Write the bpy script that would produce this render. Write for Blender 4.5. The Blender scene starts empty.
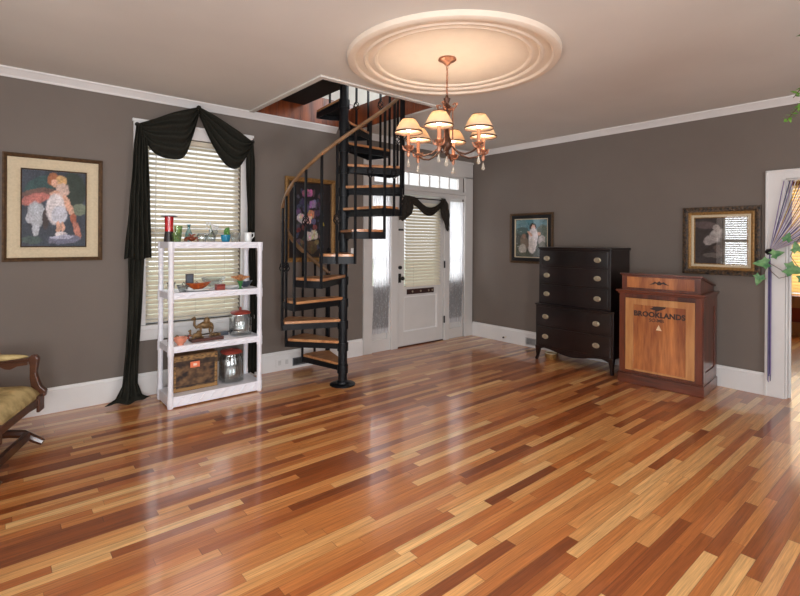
import bpy, math, random
from mathutils import Vector, Matrix, noise
random.seed(7)
PI = math.pi
S = bpy.context.scene
COL = S.collection
H = 2.74
OFF = {}

# ---------------------------------------------------------------- materials
def nt(name):
    m = bpy.data.materials.new(name); m.use_nodes = True
    t = m.node_tree
    b = t.nodes['Principled BSDF']
    return m, t, b
def N(t, typ, **kw):
    n = t.nodes.new(typ)
    for k, v in kw.items():
        if k.startswith('i_'):
            key = k[2:]
            key = int(key) if key.isdigit() else key
            n.inputs[key].default_value = v
        else: setattr(n, k, v)
    return n
def c4(c): return (c[0], c[1], c[2], 1)
def srgb(r, g, b):
    f = lambda v: (v/255/12.92) if v/255 <= .04045 else ((v/255+.055)/1.055)**2.4
    return (f(r), f(g), f(b))
def pm(name, col, rough=.5, metal=0, var=.12, scale=12, bump=0, col2=None, stretch=None, coat=0, bscale=None):
    """principled material with a soft procedural noise variation"""
    m, t, b = nt(name)
    tc = N(t, 'ShaderNodeTexCoord')
    mp = N(t, 'ShaderNodeMapping')
    if stretch: mp.inputs['Scale'].default_value = stretch
    t.links.new(tc.outputs['Object'], mp.inputs[0])
    nz = N(t, 'ShaderNodeTexNoise', i_Scale=scale, i_Detail=5)
    t.links.new(mp.outputs[0], nz.inputs['Vector'])
    mx = N(t, 'ShaderNodeMix', data_type='RGBA')
    c2 = col2 if col2 else tuple(min(1, v*(1-var)) for v in col)
    c1 = col if col2 else tuple(min(1, v*(1+var)) for v in col)
    mx.inputs[6].default_value = c4(c1); mx.inputs[7].default_value = c4(c2)
    rp = N(t, 'ShaderNodeMapRange', i_1=.35, i_2=.65)
    t.links.new(nz.outputs[0], rp.inputs[0]); t.links.new(rp.outputs[0], mx.inputs[0])
    t.links.new(mx.outputs[2], b.inputs['Base Color'])
    b.inputs['Roughness'].default_value = rough; b.inputs['Metallic'].default_value = metal
    if coat: b.inputs['Coat Weight'].default_value = coat; b.inputs['Coat Roughness'].default_value = .12
    if bump:
        nb = N(t, 'ShaderNodeTexNoise', i_Scale=bscale or scale*3, i_Detail=4)
        t.links.new(mp.outputs[0], nb.inputs['Vector'])
        bp = N(t, 'ShaderNodeBump', i_Strength=bump, i_Distance=.01)
        t.links.new(nb.outputs[0], bp.inputs['Height']); t.links.new(bp.outputs[0], b.inputs['Normal'])
    return m
def wood(name, c1, c2, rough=.35, axis='Y', scale=6, coat=.3):
    st = {'X': (.12, 1, 1), 'Y': (1, .12, 1), 'Z': (1, 1, .12)}[axis]
    m, t, b = nt(name)
    tc = N(t, 'ShaderNodeTexCoord'); mp = N(t, 'ShaderNodeMapping'); mp.inputs['Scale'].default_value = st
    t.links.new(tc.outputs['Object'], mp.inputs[0])
    n1 = N(t, 'ShaderNodeTexNoise', i_Scale=scale, i_Detail=3, i_Distortion=1.2)
    n2 = N(t, 'ShaderNodeTexNoise', i_Scale=scale*9, i_Detail=6)
    for n in (n1, n2): t.links.new(mp.outputs[0], n.inputs['Vector'])
    ad = N(t, 'ShaderNodeMath', operation='MULTIPLY_ADD', i_1=.45, i_2=-.2)
    t.links.new(n2.outputs[0], ad.inputs[0])
    a2 = N(t, 'ShaderNodeMath', operation='ADD'); t.links.new(n1.outputs[0], a2.inputs[0]); t.links.new(ad.outputs[0], a2.inputs[1])
    rp = N(t, 'ShaderNodeMapRange', i_1=.3, i_2=.72); t.links.new(a2.outputs[0], rp.inputs[0])
    mx = N(t, 'ShaderNodeMix', data_type='RGBA'); mx.inputs[6].default_value = c4(c1); mx.inputs[7].default_value = c4(c2)
    t.links.new(rp.outputs[0], mx.inputs[0]); t.links.new(mx.outputs[2], b.inputs['Base Color'])
    b.inputs['Roughness'].default_value = rough; b.inputs['Coat Weight'].default_value = coat; b.inputs['Coat Roughness'].default_value = .15
    return m
def pane_mat(name, tint=(1, 1, 1), refl=.06, rough=.0, body=0, bodycol=(1, 1, 1)):
    m, t, b = nt(name); t.nodes.remove(b); out = t.nodes['Material Output']
    tr = N(t, 'ShaderNodeBsdfTransparent'); tr.inputs[0].default_value = c4(tint)
    gl = N(t, 'ShaderNodeBsdfGlossy'); gl.inputs['Roughness'].default_value = rough
    lw = N(t, 'ShaderNodeLayerWeight', i_Blend=.25)
    md = N(t, 'ShaderNodeMath', operation='MULTIPLY_ADD', i_1=.5, i_2=refl); t.links.new(lw.outputs['Fresnel'], md.inputs[0])
    ms = N(t, 'ShaderNodeMixShader'); t.links.new(md.outputs[0], ms.inputs[0]); t.links.new(tr.outputs[0], ms.inputs[1]); t.links.new(gl.outputs[0], ms.inputs[2])
    last = ms
    if body:
        df = N(t, 'ShaderNodeBsdfTranslucent'); df.inputs[0].default_value = c4(bodycol)
        d2 = N(t, 'ShaderNodeBsdfDiffuse'); d2.inputs[0].default_value = c4(bodycol)
        mm = N(t, 'ShaderNodeMixShader', i_0=.5); t.links.new(df.outputs[0], mm.inputs[1]); t.links.new(d2.outputs[0], mm.inputs[2])
        m3 = N(t, 'ShaderNodeMixShader', i_0=body); t.links.new(ms.outputs[0], m3.inputs[1]); t.links.new(mm.outputs[0], m3.inputs[2]); last = m3
    t.links.new(last.outputs[0], out.inputs[0])
    return m
def cloth_mat(name, col, transl=.4, transp=0, var=.15, scale=20, stretch=None):
    m, t, b = nt(name); t.nodes.remove(b); out = t.nodes['Material Output']
    tc = N(t, 'ShaderNodeTexCoord'); mp = N(t, 'ShaderNodeMapping')
    if stretch: mp.inputs['Scale'].default_value = stretch
    nz = N(t, 'ShaderNodeTexNoise', i_Scale=scale, i_Detail=4)
    t.links.new(tc.outputs['Object'], mp.inputs[0]); t.links.new(mp.outputs[0], nz.inputs['Vector'])
    mx = N(t, 'ShaderNodeMix', data_type='RGBA'); mx.inputs[6].default_value = c4([v*(1-var) for v in col]); mx.inputs[7].default_value = c4([min(1, v*(1+var)) for v in col])
    t.links.new(nz.outputs[0], mx.inputs[0])
    d = N(t, 'ShaderNodeBsdfDiffuse'); tl = N(t, 'ShaderNodeBsdfTranslucent')
    t.links.new(mx.outputs[2], d.inputs[0]); t.links.new(mx.outputs[2], tl.inputs[0])
    ms = N(t, 'ShaderNodeMixShader', i_0=transl); t.links.new(d.outputs[0], ms.inputs[1]); t.links.new(tl.outputs[0], ms.inputs[2])
    last = ms
    if transp:
        tr = N(t, 'ShaderNodeBsdfTransparent')
        m2 = N(t, 'ShaderNodeMixShader', i_0=transp); t.links.new(ms.outputs[0], m2.inputs[1]); t.links.new(tr.outputs[0], m2.inputs[2]); last = m2
    t.links.new(last.outputs[0], out.inputs[0])
    return m, t
def attr_mat(name, rough=.5):
    m, t, b = nt(name)
    a = N(t, 'ShaderNodeAttribute', attribute_name='Col'); t.links.new(a.outputs[0], b.inputs['Base Color'])
    b.inputs['Roughness'].default_value = rough
    return m

def floor_mat():
    m, t, b = nt('oak_strip_floor'); L = t.links.new
    tc = N(t, 'ShaderNodeTexCoord'); sp = N(t, 'ShaderNodeSeparateXYZ'); L(tc.outputs['Object'], sp.inputs[0])
    M = lambda op, a=None, bb=None, **k: N(t, 'ShaderNodeMath', operation=op)
    def math_(op, a, bb=None):
        n = N(t, 'ShaderNodeMath', operation=op)
        for i, v in enumerate((a, bb)):
            if v is None: continue
            if isinstance(v, (int, float)): n.inputs[i].default_value = v
            else: L(v, n.inputs[i])
        return n.outputs[0]
    yy = math_('MULTIPLY', sp.outputs[1], 1/.0575)
    row = math_('FLOOR', yy); fy = math_('FRACT', yy)
    wr = N(t, 'ShaderNodeTexWhiteNoise', noise_dimensions='1D'); L(row, wr.inputs['W'])
    r2 = math_('MULTIPLY', row, 3.71); wr2 = N(t, 'ShaderNodeTexWhiteNoise', noise_dimensions='1D'); L(r2, wr2.inputs['W'])
    ln = math_('MULTIPLY_ADD', wr2.outputs[0], .8); t.nodes[-1].inputs[2].default_value = .55
    xs = math_('DIVIDE', sp.outputs[0], ln)
    xo = math_('MULTIPLY', wr.outputs[0], 17.3)
    xx = math_('ADD', xs, xo)
    idx = math_('FLOOR', xx); fx = math_('FRACT', xx)
    cb = N(t, 'ShaderNodeCombineXYZ'); L(row, cb.inputs[0]); L(idx, cb.inputs[1])
    wc = N(t, 'ShaderNodeTexWhiteNoise', noise_dimensions='2D'); L(cb.outputs[0], wc.inputs['Vector'])
    cr = N(t, 'ShaderNodeValToRGB'); e = cr.color_ramp.elements
    e[0].position = 0; e[0].color = c4(FLOORC[0]); e[1].position = 1; e[1].color = c4(FLOORC[5])
    for p_, c_ in ((.12, FLOORC[1]), (.3, FLOORC[2]), (.6, FLOORC[3]), (.85, FLOORC[4])):
        q = e.new(p_); q.color = c4(c_)
    L(wc.outputs[0], cr.inputs[0])
    # grain
    mp = N(t, 'ShaderNodeMapping'); mp.inputs['Scale'].default_value = (.3, 9, 1); L(tc.outputs['Object'], mp.inputs[0])
    av = N(t, 'ShaderNodeVectorMath', operation='ADD'); L(mp.outputs[0], av.inputs[0])
    sv = N(t, 'ShaderNodeVectorMath', operation='SCALE'); sv.inputs['Scale'].default_value = 40; L(wc.outputs['Color'], sv.inputs[0]); L(sv.outputs[0], av.inputs[1])
    g1 = N(t, 'ShaderNodeTexNoise', i_Scale=3.0, i_Detail=6, i_Distortion=2.2); L(av.outputs[0], g1.inputs['Vector'])
    g2 = N(t, 'ShaderNodeTexNoise', i_Scale=22, i_Detail=4, i_Distortion=.4); L(av.outputs[0], g2.inputs['Vector'])
    gg = math_('ADD', g1.outputs[0], g2.outputs[0])
    gr = N(t, 'ShaderNodeMapRange', i_1=.7, i_2=1.3, i_3=.68, i_4=1.25); L(gg, gr.inputs[0])
    mu = N(t, 'ShaderNodeMix', data_type='RGBA', blend_type='MULTIPLY', i_0=1.0); L(cr.outputs[0], mu.inputs[6]); L(gr.outputs[0], mu.inputs[7])
    # seams
    ay = math_('ABSOLUTE', math_('SUBTRACT', fy, .5)); sy = math_('GREATER_THAN', ay, .482)
    ax = math_('MULTIPLY', math_('ABSOLUTE', math_('SUBTRACT', fx, .5)), 1); sx = math_('GREATER_THAN', ax, .4985)
    sm = math_('MAXIMUM', sy, sx); sf = math_('MULTIPLY', sm, .55)
    mk = N(t, 'ShaderNodeMix', data_type='RGBA'); L(sf, mk.inputs[0]); L(mu.outputs[2], mk.inputs[6]); mk.inputs[7].default_value = (.05, .022, .01, 1)
    L(mk.outputs[2], b.inputs['Base Color'])
    b.inputs['Roughness'].default_value = .3
    b.inputs['Coat Weight'].default_value = .7; b.inputs['Coat Roughness'].default_value = .10
    wv = N(t, 'ShaderNodeTexNoise', i_Scale=5.0, i_Detail=2); L(tc.outputs['Object'], wv.inputs['Vector'])
    bh = math_('ADD', math_('MULTIPLY', wv.outputs[0], .5), math_('MULTIPLY', g2.outputs[0], .05))
    bh = math_('SUBTRACT', bh, math_('MULTIPLY', sm, .1))
    bh = math_('ADD', bh, math_('MULTIPLY', wc.outputs[0], .12))
    bp = N(t, 'ShaderNodeBump', i_Strength=.16, i_Distance=.01); L(bh, bp.inputs['Height'])
    L(bp.outputs[0], b.inputs['Normal']); L(bp.outputs[0], b.inputs['Coat Normal'])
    return m
FLOORC = [srgb(130, 68, 34), srgb(150, 80, 38), srgb(180, 104, 52), srgb(202, 132, 72), srgb(216, 156, 94), srgb(234, 188, 126)]

M = {}
M['wall'] = pm('taupe_wall_paint', srgb(115, 105, 97), .75, var=.03, scale=2, bump=.03, bscale=90)
M['ceil'] = pm('ceiling_paint', srgb(216, 212, 205), .85, var=.03, scale=1.5, bump=.05, bscale=40)
M['white'] = pm('white_trim_paint', srgb(226, 224, 222), .35, var=.02, scale=5)
M['doorwhite'] = pm('white_door_paint', srgb(206, 202, 198), .4, var=.02, scale=5)
M['floor'] = floor_mat()
M['black'] = pm('black_iron', (.006, .0065, .008), .38, .0, var=.2, scale=30)
M['black'].node_tree.nodes['Principled BSDF'].inputs['Specular IOR Level'].default_value = .22
M['blackmatt'] = pm('black_iron_matt', (.006, .006, .007), .8, 0, var=.2)
M['tread'] = wood('stair_tread_oak', srgb(204, 148, 98), srgb(154, 96, 56), .35, 'X', 10)
M['rail'] = wood('handrail_wood', srgb(142, 110, 78), srgb(104, 76, 50), .4, 'X', 9)
M['fascia'] = wood('reddish_board', srgb(160, 82, 40), srgb(96, 44, 22), .4, 'Z', 8)
M['slat'], _ = cloth_mat('cream_blind_slat', srgb(236, 228, 210), .24, 0, .02, 4)
M['cord'] = pm('blind_cord', srgb(225, 220, 205), .7)
M['scarf'], _ = cloth_mat('black_green_scarf', (.032, .031, .025), .12, 0, .3, 60)
M['scarf2'], _ = cloth_mat('dark_brown_scarf', (.045, .038, .032), .12, 0, .3, 60)
M['pane'] = pane_mat('window_glass', refl=.03)
M['picglass'] = pane_mat('picture_glass', refl=.03)
M['picglass2'] = pane_mat('shiny_picture_glass', refl=.14)
M['plastic'] = pm('white_resin', srgb(240, 240, 247), .4, var=.03, scale=20)
M['mahog'] = wood('dark_mahogany', srgb(30, 15, 14), srgb(14, 7, 8), .3, 'Y', 5, .3)
M['brass'] = pm('aged_brass', srgb(205, 196, 172), .3, .8, var=.15, scale=60)
M['copper'] = pm('copper_brass', srgb(176, 124, 98), .38, .7, var=.3, scale=50)
M['darkcopper'] = pm('dark_bronze', srgb(84, 56, 44), .4, .6, var=.3, scale=50)
M['cherry'] = wood('red_cherry_wood', srgb(120, 56, 30), srgb(64, 27, 15), .3, 'Z', 6, .5)
M['cherryh'] = wood('red_cherry_wood_flat', srgb(116, 54, 30), srgb(66, 29, 17), .3, 'Y', 6, .5)
M['pine'] = wood('golden_pine', srgb(206, 130, 68), srgb(136, 72, 34), .35, 'Z', 6.5, .4)
M['pine2'] = wood('golden_pine_frame', srgb(206, 152, 94), srgb(172, 112, 62), .35, 'Z', 6, .4)
M['ink'] = pm('dark_stencil', (.035, .015, .01), .6)
M['ivory'] = pm('ivory_inlay', srgb(235, 205, 165), .5)
M['gold'] = pm('gilt_wood', srgb(150, 112, 62), .45, .35, var=.25, scale=60, bump=.4, bscale=120)
M['golddark'] = pm('dark_gilt', srgb(84, 60, 36), .5, .3, var=.3, scale=50, bump=.4, bscale=100)
M['mat'] = pm('cream_mat_board', srgb(206, 190, 160), .8, var=.05, scale=60)
M['fabric'] = pm('gold_brocade', srgb(208, 186, 132), .85, scale=11, col2=srgb(150, 128, 80), bump=.2)
M['walnut'] = wood('walnut', srgb(92, 52, 30), srgb(50, 26, 16), .35, 'X', 8)
M['darkmetal'] = pm('dark_metal', (.03, .028, .026), .45, .6)
M['leaf'] = pm('ivy_leaf', srgb(52, 112, 62), .45, var=.3, scale=20, col2=srgb(120, 168, 104))
M['leafb'] = pm('bright_leaf', srgb(60, 120, 30), .5, scale=25, col2=srgb(120, 160, 60))
M['stem'] = pm('vine_stem', srgb(90, 70, 50), .7)
M['grille'] = pm('white_grille', srgb(205, 203, 200), .5)
M['hole'] = pm('grille_recess', srgb(105, 105, 106), .8)
M['lawn'] = pm('lawn', srgb(205, 212, 190), .9, var=.3, scale=3)
M['upwall'] = pm('upper_white_wall', srgb(215, 212, 206), .8, var=.02)
M['redwall'] = pm('brick_red_wall', srgb(150, 66, 44), .8, var=.08)
M['yellowslat'], _ = cloth_mat('yellow_blind', srgb(252, 234, 190), .5, 0, .02, 4)

# ---------------------------------------------------------------- mesh builder
class MB:
    def __init__(s): s.v = []; s.f = []; s.c = None
    def add(s, vs, fs):
        n = len(s.v); s.v += [Vector(v) for v in vs]; s.f += [tuple(i+n for i in f) for f in fs]; return s
    def box(s, x0, x1, y0, y1, z0, z1):
        x0, x1 = sorted((x0, x1)); y0, y1 = sorted((y0, y1)); z0, z1 = sorted((z0, z1))
        return s.add([(x0,y0,z0),(x1,y0,z0),(x1,y1,z0),(x0,y1,z0),(x0,y0,z1),(x1,y0,z1),(x1,y1,z1),(x0,y1,z1)],
                     [(0,3,2,1),(4,5,6,7),(0,1,5,4),(1,2,6,5),(2,3,7,6),(3,0,4,7)])
    def obox(s, c, sx, sy, sz, mat=None):
        k = MB().box(-sx/2, sx/2, -sy/2, sy/2, -sz/2, sz/2)
        m = Matrix.Translation(Vector(c)) @ (mat.to_4x4() if mat else Matrix())
        return s.add([m @ v for v in k.v], k.f)
    def tube(s, pts, r, n=8, cap=True, closed=False, sq=False, flat=None):
        pts = [Vector(p) for p in pts]; m = len(pts)
        rs = r if isinstance(r, (list, tuple)) else [r]*m
        ring = []; up = None
        for i, p in enumerate(pts):
            a = pts[(i-1) % m] if (closed or i > 0) else p
            b = pts[(i+1) % m] if (closed or i < m-1) else p
            t = (b-a).normalized() if (b-a).length > 1e-9 else Vector((0,0,1))
            if up is None:
                up = Vector((0,0,1)) if abs(t.z) < .9 else Vector((1,0,0))
            u = (up - t*up.dot(t))
            if u.length < 1e-5: u = t.orthogonal()
            u.normalize(); w = t.cross(u); up = u
            row = []
            for k in range(n):
                an = 2*PI*(k+(.5 if sq else 0))/n
                fl = flat or 1
                row.append(p + (u*math.cos(an) + w*math.sin(an)*fl)*rs[i]*(1.414 if sq else 1))
            ring.append(row)
        vs = [v for row in ring for v in row]; fs = []
        for i in range(m if closed else m-1):
            for k in range(n):
                a = i*n+k; b = i*n+(k+1) % n; c = ((i+1) % m)*n+(k+1) % n; d = ((i+1) % m)*n+k
                fs.append((a, b, c, d))
        if cap and not closed:
            fs.append(tuple(range(n-1, -1, -1))); fs.append(tuple((m-1)*n+k for k in range(n)))
        return s.add(vs, fs)
    def cyl(s, p0, p1, r0, r1=None, n=16): return s.tube([p0, p1], [r0, r0 if r1 is None else r1], n)
    def sq(s, p0, p1, r): return s.tube([p0, p1], r, 4, sq=True)
    def lathe(s, prof, c=(0,0,0), n=24, wob=None):
        c = Vector(c); vs = []; fs = []
        for r, z in prof:
            for k in range(n):
                a = 2*PI*k/n; rr = r*(wob(a, z) if wob else 1)
                vs.append(c+Vector((rr*math.cos(a), rr*math.sin(a), z)))
        m = len(prof)
        for i in range(m-1):
            for k in range(n): fs.append((i*n+k, i*n+(k+1) % n, (i+1)*n+(k+1) % n, (i+1)*n+k))
        return s.add(vs, fs)
    def ball(s, c, rx, ry=None, rz=None, n=14, m=8):
        ry = ry or rx; rz = rz or rx; c = Vector(c); vs = []; fs = []
        for i in range(m+1):
            th = PI*i/m
            for k in range(n):
                a = 2*PI*k/n; q = max(.02, math.sin(th))
                vs.append(c+Vector((rx*q*math.cos(a), ry*q*math.sin(a), -rz*math.cos(th))))
        for i in range(m):
            for k in range(n): fs.append((i*n+k, i*n+(k+1) % n, (i+1)*n+(k+1) % n, (i+1)*n+k))
        fs.append(tuple(range(n-1, -1, -1))); fs.append(tuple(m*n+k for k in range(n)))
        return s.add(vs, fs)
    def prism(s, poly, f3, d):
        """poly 2d list, f3 maps (a,b)->Vector, d extrude vector"""
        d = Vector(d); a = [Vector(f3(p, q)) for p, q in poly]; n = len(a)
        vs = a+[v+d for v in a]
        fs = [tuple(range(n)), tuple(range(2*n-1, n-1, -1))]+[(i, (i+1) % n+0, (i+1) % n+n, i+n)[::-1] for i in range(n)]
        return s.add(vs, fs)
    def grid(s, fn, nu, nv):
        vs = [fn(i/nu, j/nv) for i in range(nu+1) for j in range(nv+1)]
        fs = [(i*(nv+1)+j, (i+1)*(nv+1)+j, (i+1)*(nv+1)+j+1, i*(nv+1)+j+1) for i in range(nu) for j in range(nv)]
        return s.add(vs, fs)
    def sweep(s, prof, path, closed=False):
        """prof: list of (out, up) swept along horizontal path given as list of (point, outdir)"""
        m = len(path); n = len(prof); vs = []; fs = []
        for p, o in path:
            p = Vector(p); o = Vector(o)
            for a, b in prof: vs.append(p+o*a+Vector((0,0,b)))
        for i in range(m if closed else m-1):
            for k in range(n):
                fs.append((i*n+k, i*n+(k+1) % n, ((i+1) % m)*n+(k+1) % n, ((i+1) % m)*n+k))
        if not closed:
            fs.append(tuple(range(n-1, -1, -1))); fs.append(tuple((m-1)*n+k for k in range(n)))
        return s.add(vs, fs)
    def build(s, name, mat, parent=None, world=True, smooth=False, bevel=0, solid=0, sub=0, remesh=0, colors=None, origin=None):
        me = bpy.data.meshes.new(name)
        off = Vector((0,0,0))
        if parent is not None:
            if world: off = OFF.get(parent.name, Vector((0,0,0)))
        elif world:
            if origin is None:
                xs = [v.x for v in s.v]; ys = [v.y for v in s.v]; zs = [v.z for v in s.v]
                off = Vector(((min(xs)+max(xs))/2, (min(ys)+max(ys))/2, min(zs)))
            else: off = Vector(origin)
        me.from_pydata([v-off for v in s.v], [], s.f)
        me.validate(); me.update()
        o = bpy.data.objects.new(name, me); COL.objects.link(o)
        if parent is not None: o.parent = parent; OFF[o.name] = off
        else: o.location = off; OFF[o.name] = off
        import bmesh
        bm = bmesh.new(); bm.from_mesh(me); bmesh.ops.recalc_face_normals(bm, faces=bm.faces)
        bm.to_mesh(me); bm.free()
        if colors:
            ca = me.color_attributes.new('Col', 'FLOAT_COLOR', 'POINT')
            for i, c in enumerate(colors): ca.data[i].color = c4(c)
        me.materials.append(mat)
        if smooth:
            for p in me.polygons: p.use_smooth = True
            me.set_sharp_from_angle(angle=math.radians(42))
        if remesh:
            q = o.modifiers.new('r', 'REMESH'); q.mode = 'VOXEL'; q.voxel_size = remesh; q.use_smooth_shade = True
            q = o.modifiers.new('s', 'SMOOTH'); q.iterations = 3
        if solid: q = o.modifiers.new('s', 'SOLIDIFY'); q.thickness = solid; q.offset = 0
        if bevel: q = o.modifiers.new('b', 'BEVEL'); q.width = bevel; q.segments = 2; q.limit_method = 'ANGLE'
        if sub: q = o.modifiers.new('d', 'SUBSURF'); q.levels = sub; q.render_levels = sub
        return o
def tag(o, label=None, cat=None, group=None, kind=None):
    if label: o['label'] = label
    if cat: o['category'] = cat
    if group: o['group'] = group
    if kind: o['kind'] = kind
    return o
def thing(name, label, cat, loc, group=None, rz=0, kind=None):
    o = bpy.data.objects.new(name, None); COL.objects.link(o); o.location = loc; o.rotation_euler = (0,0,rz)
    o.empty_display_size = .1
    OFF[o.name] = Vector(loc)
    return tag(o, label, cat, group, kind)
def text(s, size, f3, mat, name, parent, depth, bold=0, world=True):
    cu = bpy.data.curves.new('t', 'FONT'); cu.body = s; cu.size = size; cu.align_x = 'CENTER'; cu.align_y = 'CENTER'; cu.offset = bold; cu.resolution_u = 3
    o = bpy.data.objects.new('t', cu); COL.objects.link(o); bpy.context.view_layer.update()
    me = o.to_mesh(); mb = MB(); vs = [v.co.copy() for v in me.vertices]; fs = [tuple(p.vertices) for p in me.polygons]
    o.to_mesh_clear(); bpy.data.objects.remove(o); bpy.data.curves.remove(cu)
    mb.add([f3(v.x, v.y) for v in vs], fs)
    return mb.build(name, mat, parent, world=world, solid=depth)

def wall_cells(mb, u0, u1, z0, z1, holes, put):
    us = sorted({u0, u1}|{h[0] for h in holes}|{h[1] for h in holes}); zs = sorted({z0, z1}|{h[2] for h in holes}|{h[3] for h in holes})
    for a, b in zip(us, us[1:]):
        for c, d in zip(zs, zs[1:]):
            mu, mz = (a+b)/2, (c+d)/2
            if any(h[0] < mu < h[1] and h[2] < mz < h[3] for h in holes): continue
            put(a, b, c, d)

# ================================================================= ROOM SHELL
XL, YB = -7.0, -7.0      # far left wall, rear wall
ROOM_UP = 5.3
# floor (runs on into the next room)
fl = MB().box(XL-.15, 4.1, YB-.15, .15, -.1, 0).build('floor', M['floor'], origin=(0,0,0)); tag(fl, kind='structure')
# ceiling with the stair opening
OX0, OX1, OY0, OY1 = -3.46, -2.185, -1.42, 0.0
cm = MB()
wall_cells(cm, XL-.15, .15, YB-.15, .15, [(OX0, OX1, OY0, .15)], lambda a, b, c, d: cm.box(a, b, c, d, H, H+.26))
cl = cm.build('ceiling', M['ceil'], origin=(0,0,0)); tag(cl, kind='structure')
# wall with the window and the front door (y = 0)
W1 = (-4.45, -3.575, .64, 2.37)
DU = (-1.90, -.19, 0, 2.36)
wl = MB(); wall_cells(wl, XL-.15, .15, 0, H, [W1, DU], lambda a, b, c, d: wl.box(a, b, 0, .15, c, d))
tag(wl.build('wall_left', M['wall'], origin=(0,0,0)), kind='structure')
# right wall (x = 0) with cased opening
DR = (-4.62, -3.745, 0, 2.0)
wr = MB(); wall_cells(wr, YB-.15, 0, 0, H, [DR], lambda a, b, c, d: wr.box(0, .14, a, b, c, d))
tag(wr.build('wall_right', M['wall'], origin=(0,0,0)), kind='structure')
# rear wall and far left wall with windows (behind the viewer)
RW = [(-6.7, -5.45, .6, 2.3), (-3.6, -2.4, .6, 2.3), (-1.6, -.6, .6, 2.3)]
wb = MB(); wall_cells(wb, XL-.15, .15, 0, H, RW, lambda a, b, c, d: wb.box(a, b, YB-.15, YB, c, d))
tag(wb.build('wall_rear', M['wall'], origin=(0,0,0)), kind='structure')
SW = [(-2.35, -1.27, .6, 2.3), (-5.3, -3.9, .5, 2.3)]
ws = MB(); wall_cells(ws, YB, 0, 0, H, SW, lambda a, b, c, d: ws.box(XL-.15, XL, a, b, c, d))
tag(ws.build('wall_side', M['wall'], origin=(0,0,0)), kind='structure')

# crown mouldings
prof = [(0, 0), (0, -.07), (.008, -.07), (.014, -.055), (.045, -.02), (.055, -.012), (.055, 0)]
tag(MB().sweep(prof, [((XL, 0, H), (0,-1,0)), ((-2.43, 0, H), (0,-1,0))]).build('trim_1', M['white']), kind='structure')
tag(MB().sweep(prof, [((-2.17, 0, H), (0,-1,0)), ((0, 0, H), (-.9,-1,0))]).build('trim_2', M['white']), kind='structure')
tag(MB().sweep(prof, [((0, 0, H), (-1,-.9,0)), ((0, YB, H), (-1,0,0))]).build('trim_3', M['white']), kind='structure')
# baseboards
bp = [(0, 0), (0, .205), (.010, .205), (.014, .185), (.020, .178), (.020, .0)]
tag(MB().sweep(bp, [((XL, 0, 0), (0,-1,0)), ((-2.035, 0, 0), (0,-1,0))]).build('baseboard_left', M['white']), kind='structure')
tag(MB().sweep(bp, [((0, -.022, 0), (-1,0,0)), ((0, -3.60, 0), (-1,0,0))]).build('baseboard_right', M['white']), kind='structure')
tag(MB().sweep(bp, [((0, -4.77, 0), (-1,0,0)), ((0, YB, 0), (-1,0,0))]).build('baseboard_right_rear', M['white']), kind='structure')
# trim round the stair opening and its timber fascia
tr = MB()
tr.box(OX0-.05, OX0, OY0-.05, 0, H-.014, H); tr.box(OX0, OX1+.05, OY0-.05, OY0, H-.014, H); tr.box(OX1, OX1+.05, OY0, 0, H-.014, H)
tag(tr.build('trim_4', M['ceil'], bevel=.003), kind='structure')
fa = MB()
n = 9
for i in range(n):   # separate boards, slight reveals
    a = OY0+(0-OY0)*i/n; b = OY0+(0-OY0)*(i+1)/n-.003
    fa.box(OX1-.012, OX1, a, b, H+.001, 3.02); fa.box(OX0, OX0+.012, a, b, H+.001, 3.02)
for i in range(n):
    a = OX0+(OX1-OX0)*i/n; b = OX0+(OX1-OX0)*(i+1)/n-.003
    fa.box(a, b, .0, .012, H+.001, 3.06); fa.box(a, b, OY0, OY0+.012, H+.001, 3.02)
tag(fa.build('trim_5', M['fascia']), kind='structure')

# upper room seen through the opening
up = MB(); up.box(-5.6, 1.0, .013, .15, H+.32, ROOM_UP); 
tag(up.build('wall_upper_left', M['upwall'], origin=(0,0,H)), kind='structure')
up = MB(); wall_cells(up, -4.0, .0, H+.26, ROOM_UP, [(-3.2, -2.0, 3.7, 4.9)], lambda a, b, c, d: up.box(-.3, -.15, a, b, c, d))
tag(up.build('wall_upper_right', M['upwall'], origin=(0,0,H)), kind='structure')
tag(MB().box(-5.6, 1.0, -4.1, .15, ROOM_UP, ROOM_UP+.1).build('ceiling_upper', M['upwall']), kind='structure')
tag(MB().box(-5.7, -5.6, -4.1, .15, H+.26, ROOM_UP).build('wall_upper_far', M['upwall']), kind='structure')
tag(MB().box(-5.6, 1.0, -4.15, -4.0, H+.26, ROOM_UP).build('wall_upper_rear', M['upwall']), kind='structure')

# ================================================================= WINDOW 1 (y = 0)
w = thing('window_1', None, None, (-4.0, 0, .53), kind='structure')
c = MB(); c.box(-4.555, -4.45, -.022, 0, .60, 2.485); c.box(-3.575, -3.455, -.022, 0, .60, 2.485); c.box(-4.45, -3.575, -.022, 0, 2.37, 2.485)
c.box(-4.565, -3.445, -.03, 0, 2.47, 2.495)
c.build('window_casing', M['white'], w, bevel=.003)
MB().box(-4.58, -3.43, -.06, .10, .60, .64).build('window_sill', M['white'], w, bevel=.005)
MB().box(-4.54, -3.47, -.018, 0, .50, .60).build('window_apron', M['white'], w, bevel=.003)
c = MB()
for a, b in ((-4.45, -4.41), (-3.615, -3.575)): c.box(a, b, .06, .11, .64, 2.37)
c.box(-4.41, -3.615, .06, .11, 2.31, 2.37); c.box(-4.41, -3.615, .06, .11, .64, .71); c.box(-4.41, -3.615, .05, .10, 1.47, 1.52)
c.build('window_frame', M['white'], w)
MB().box(-4.41, -3.615, .082, .086, .71, 2.31).build('window_pane', M['pane'], w)

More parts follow.
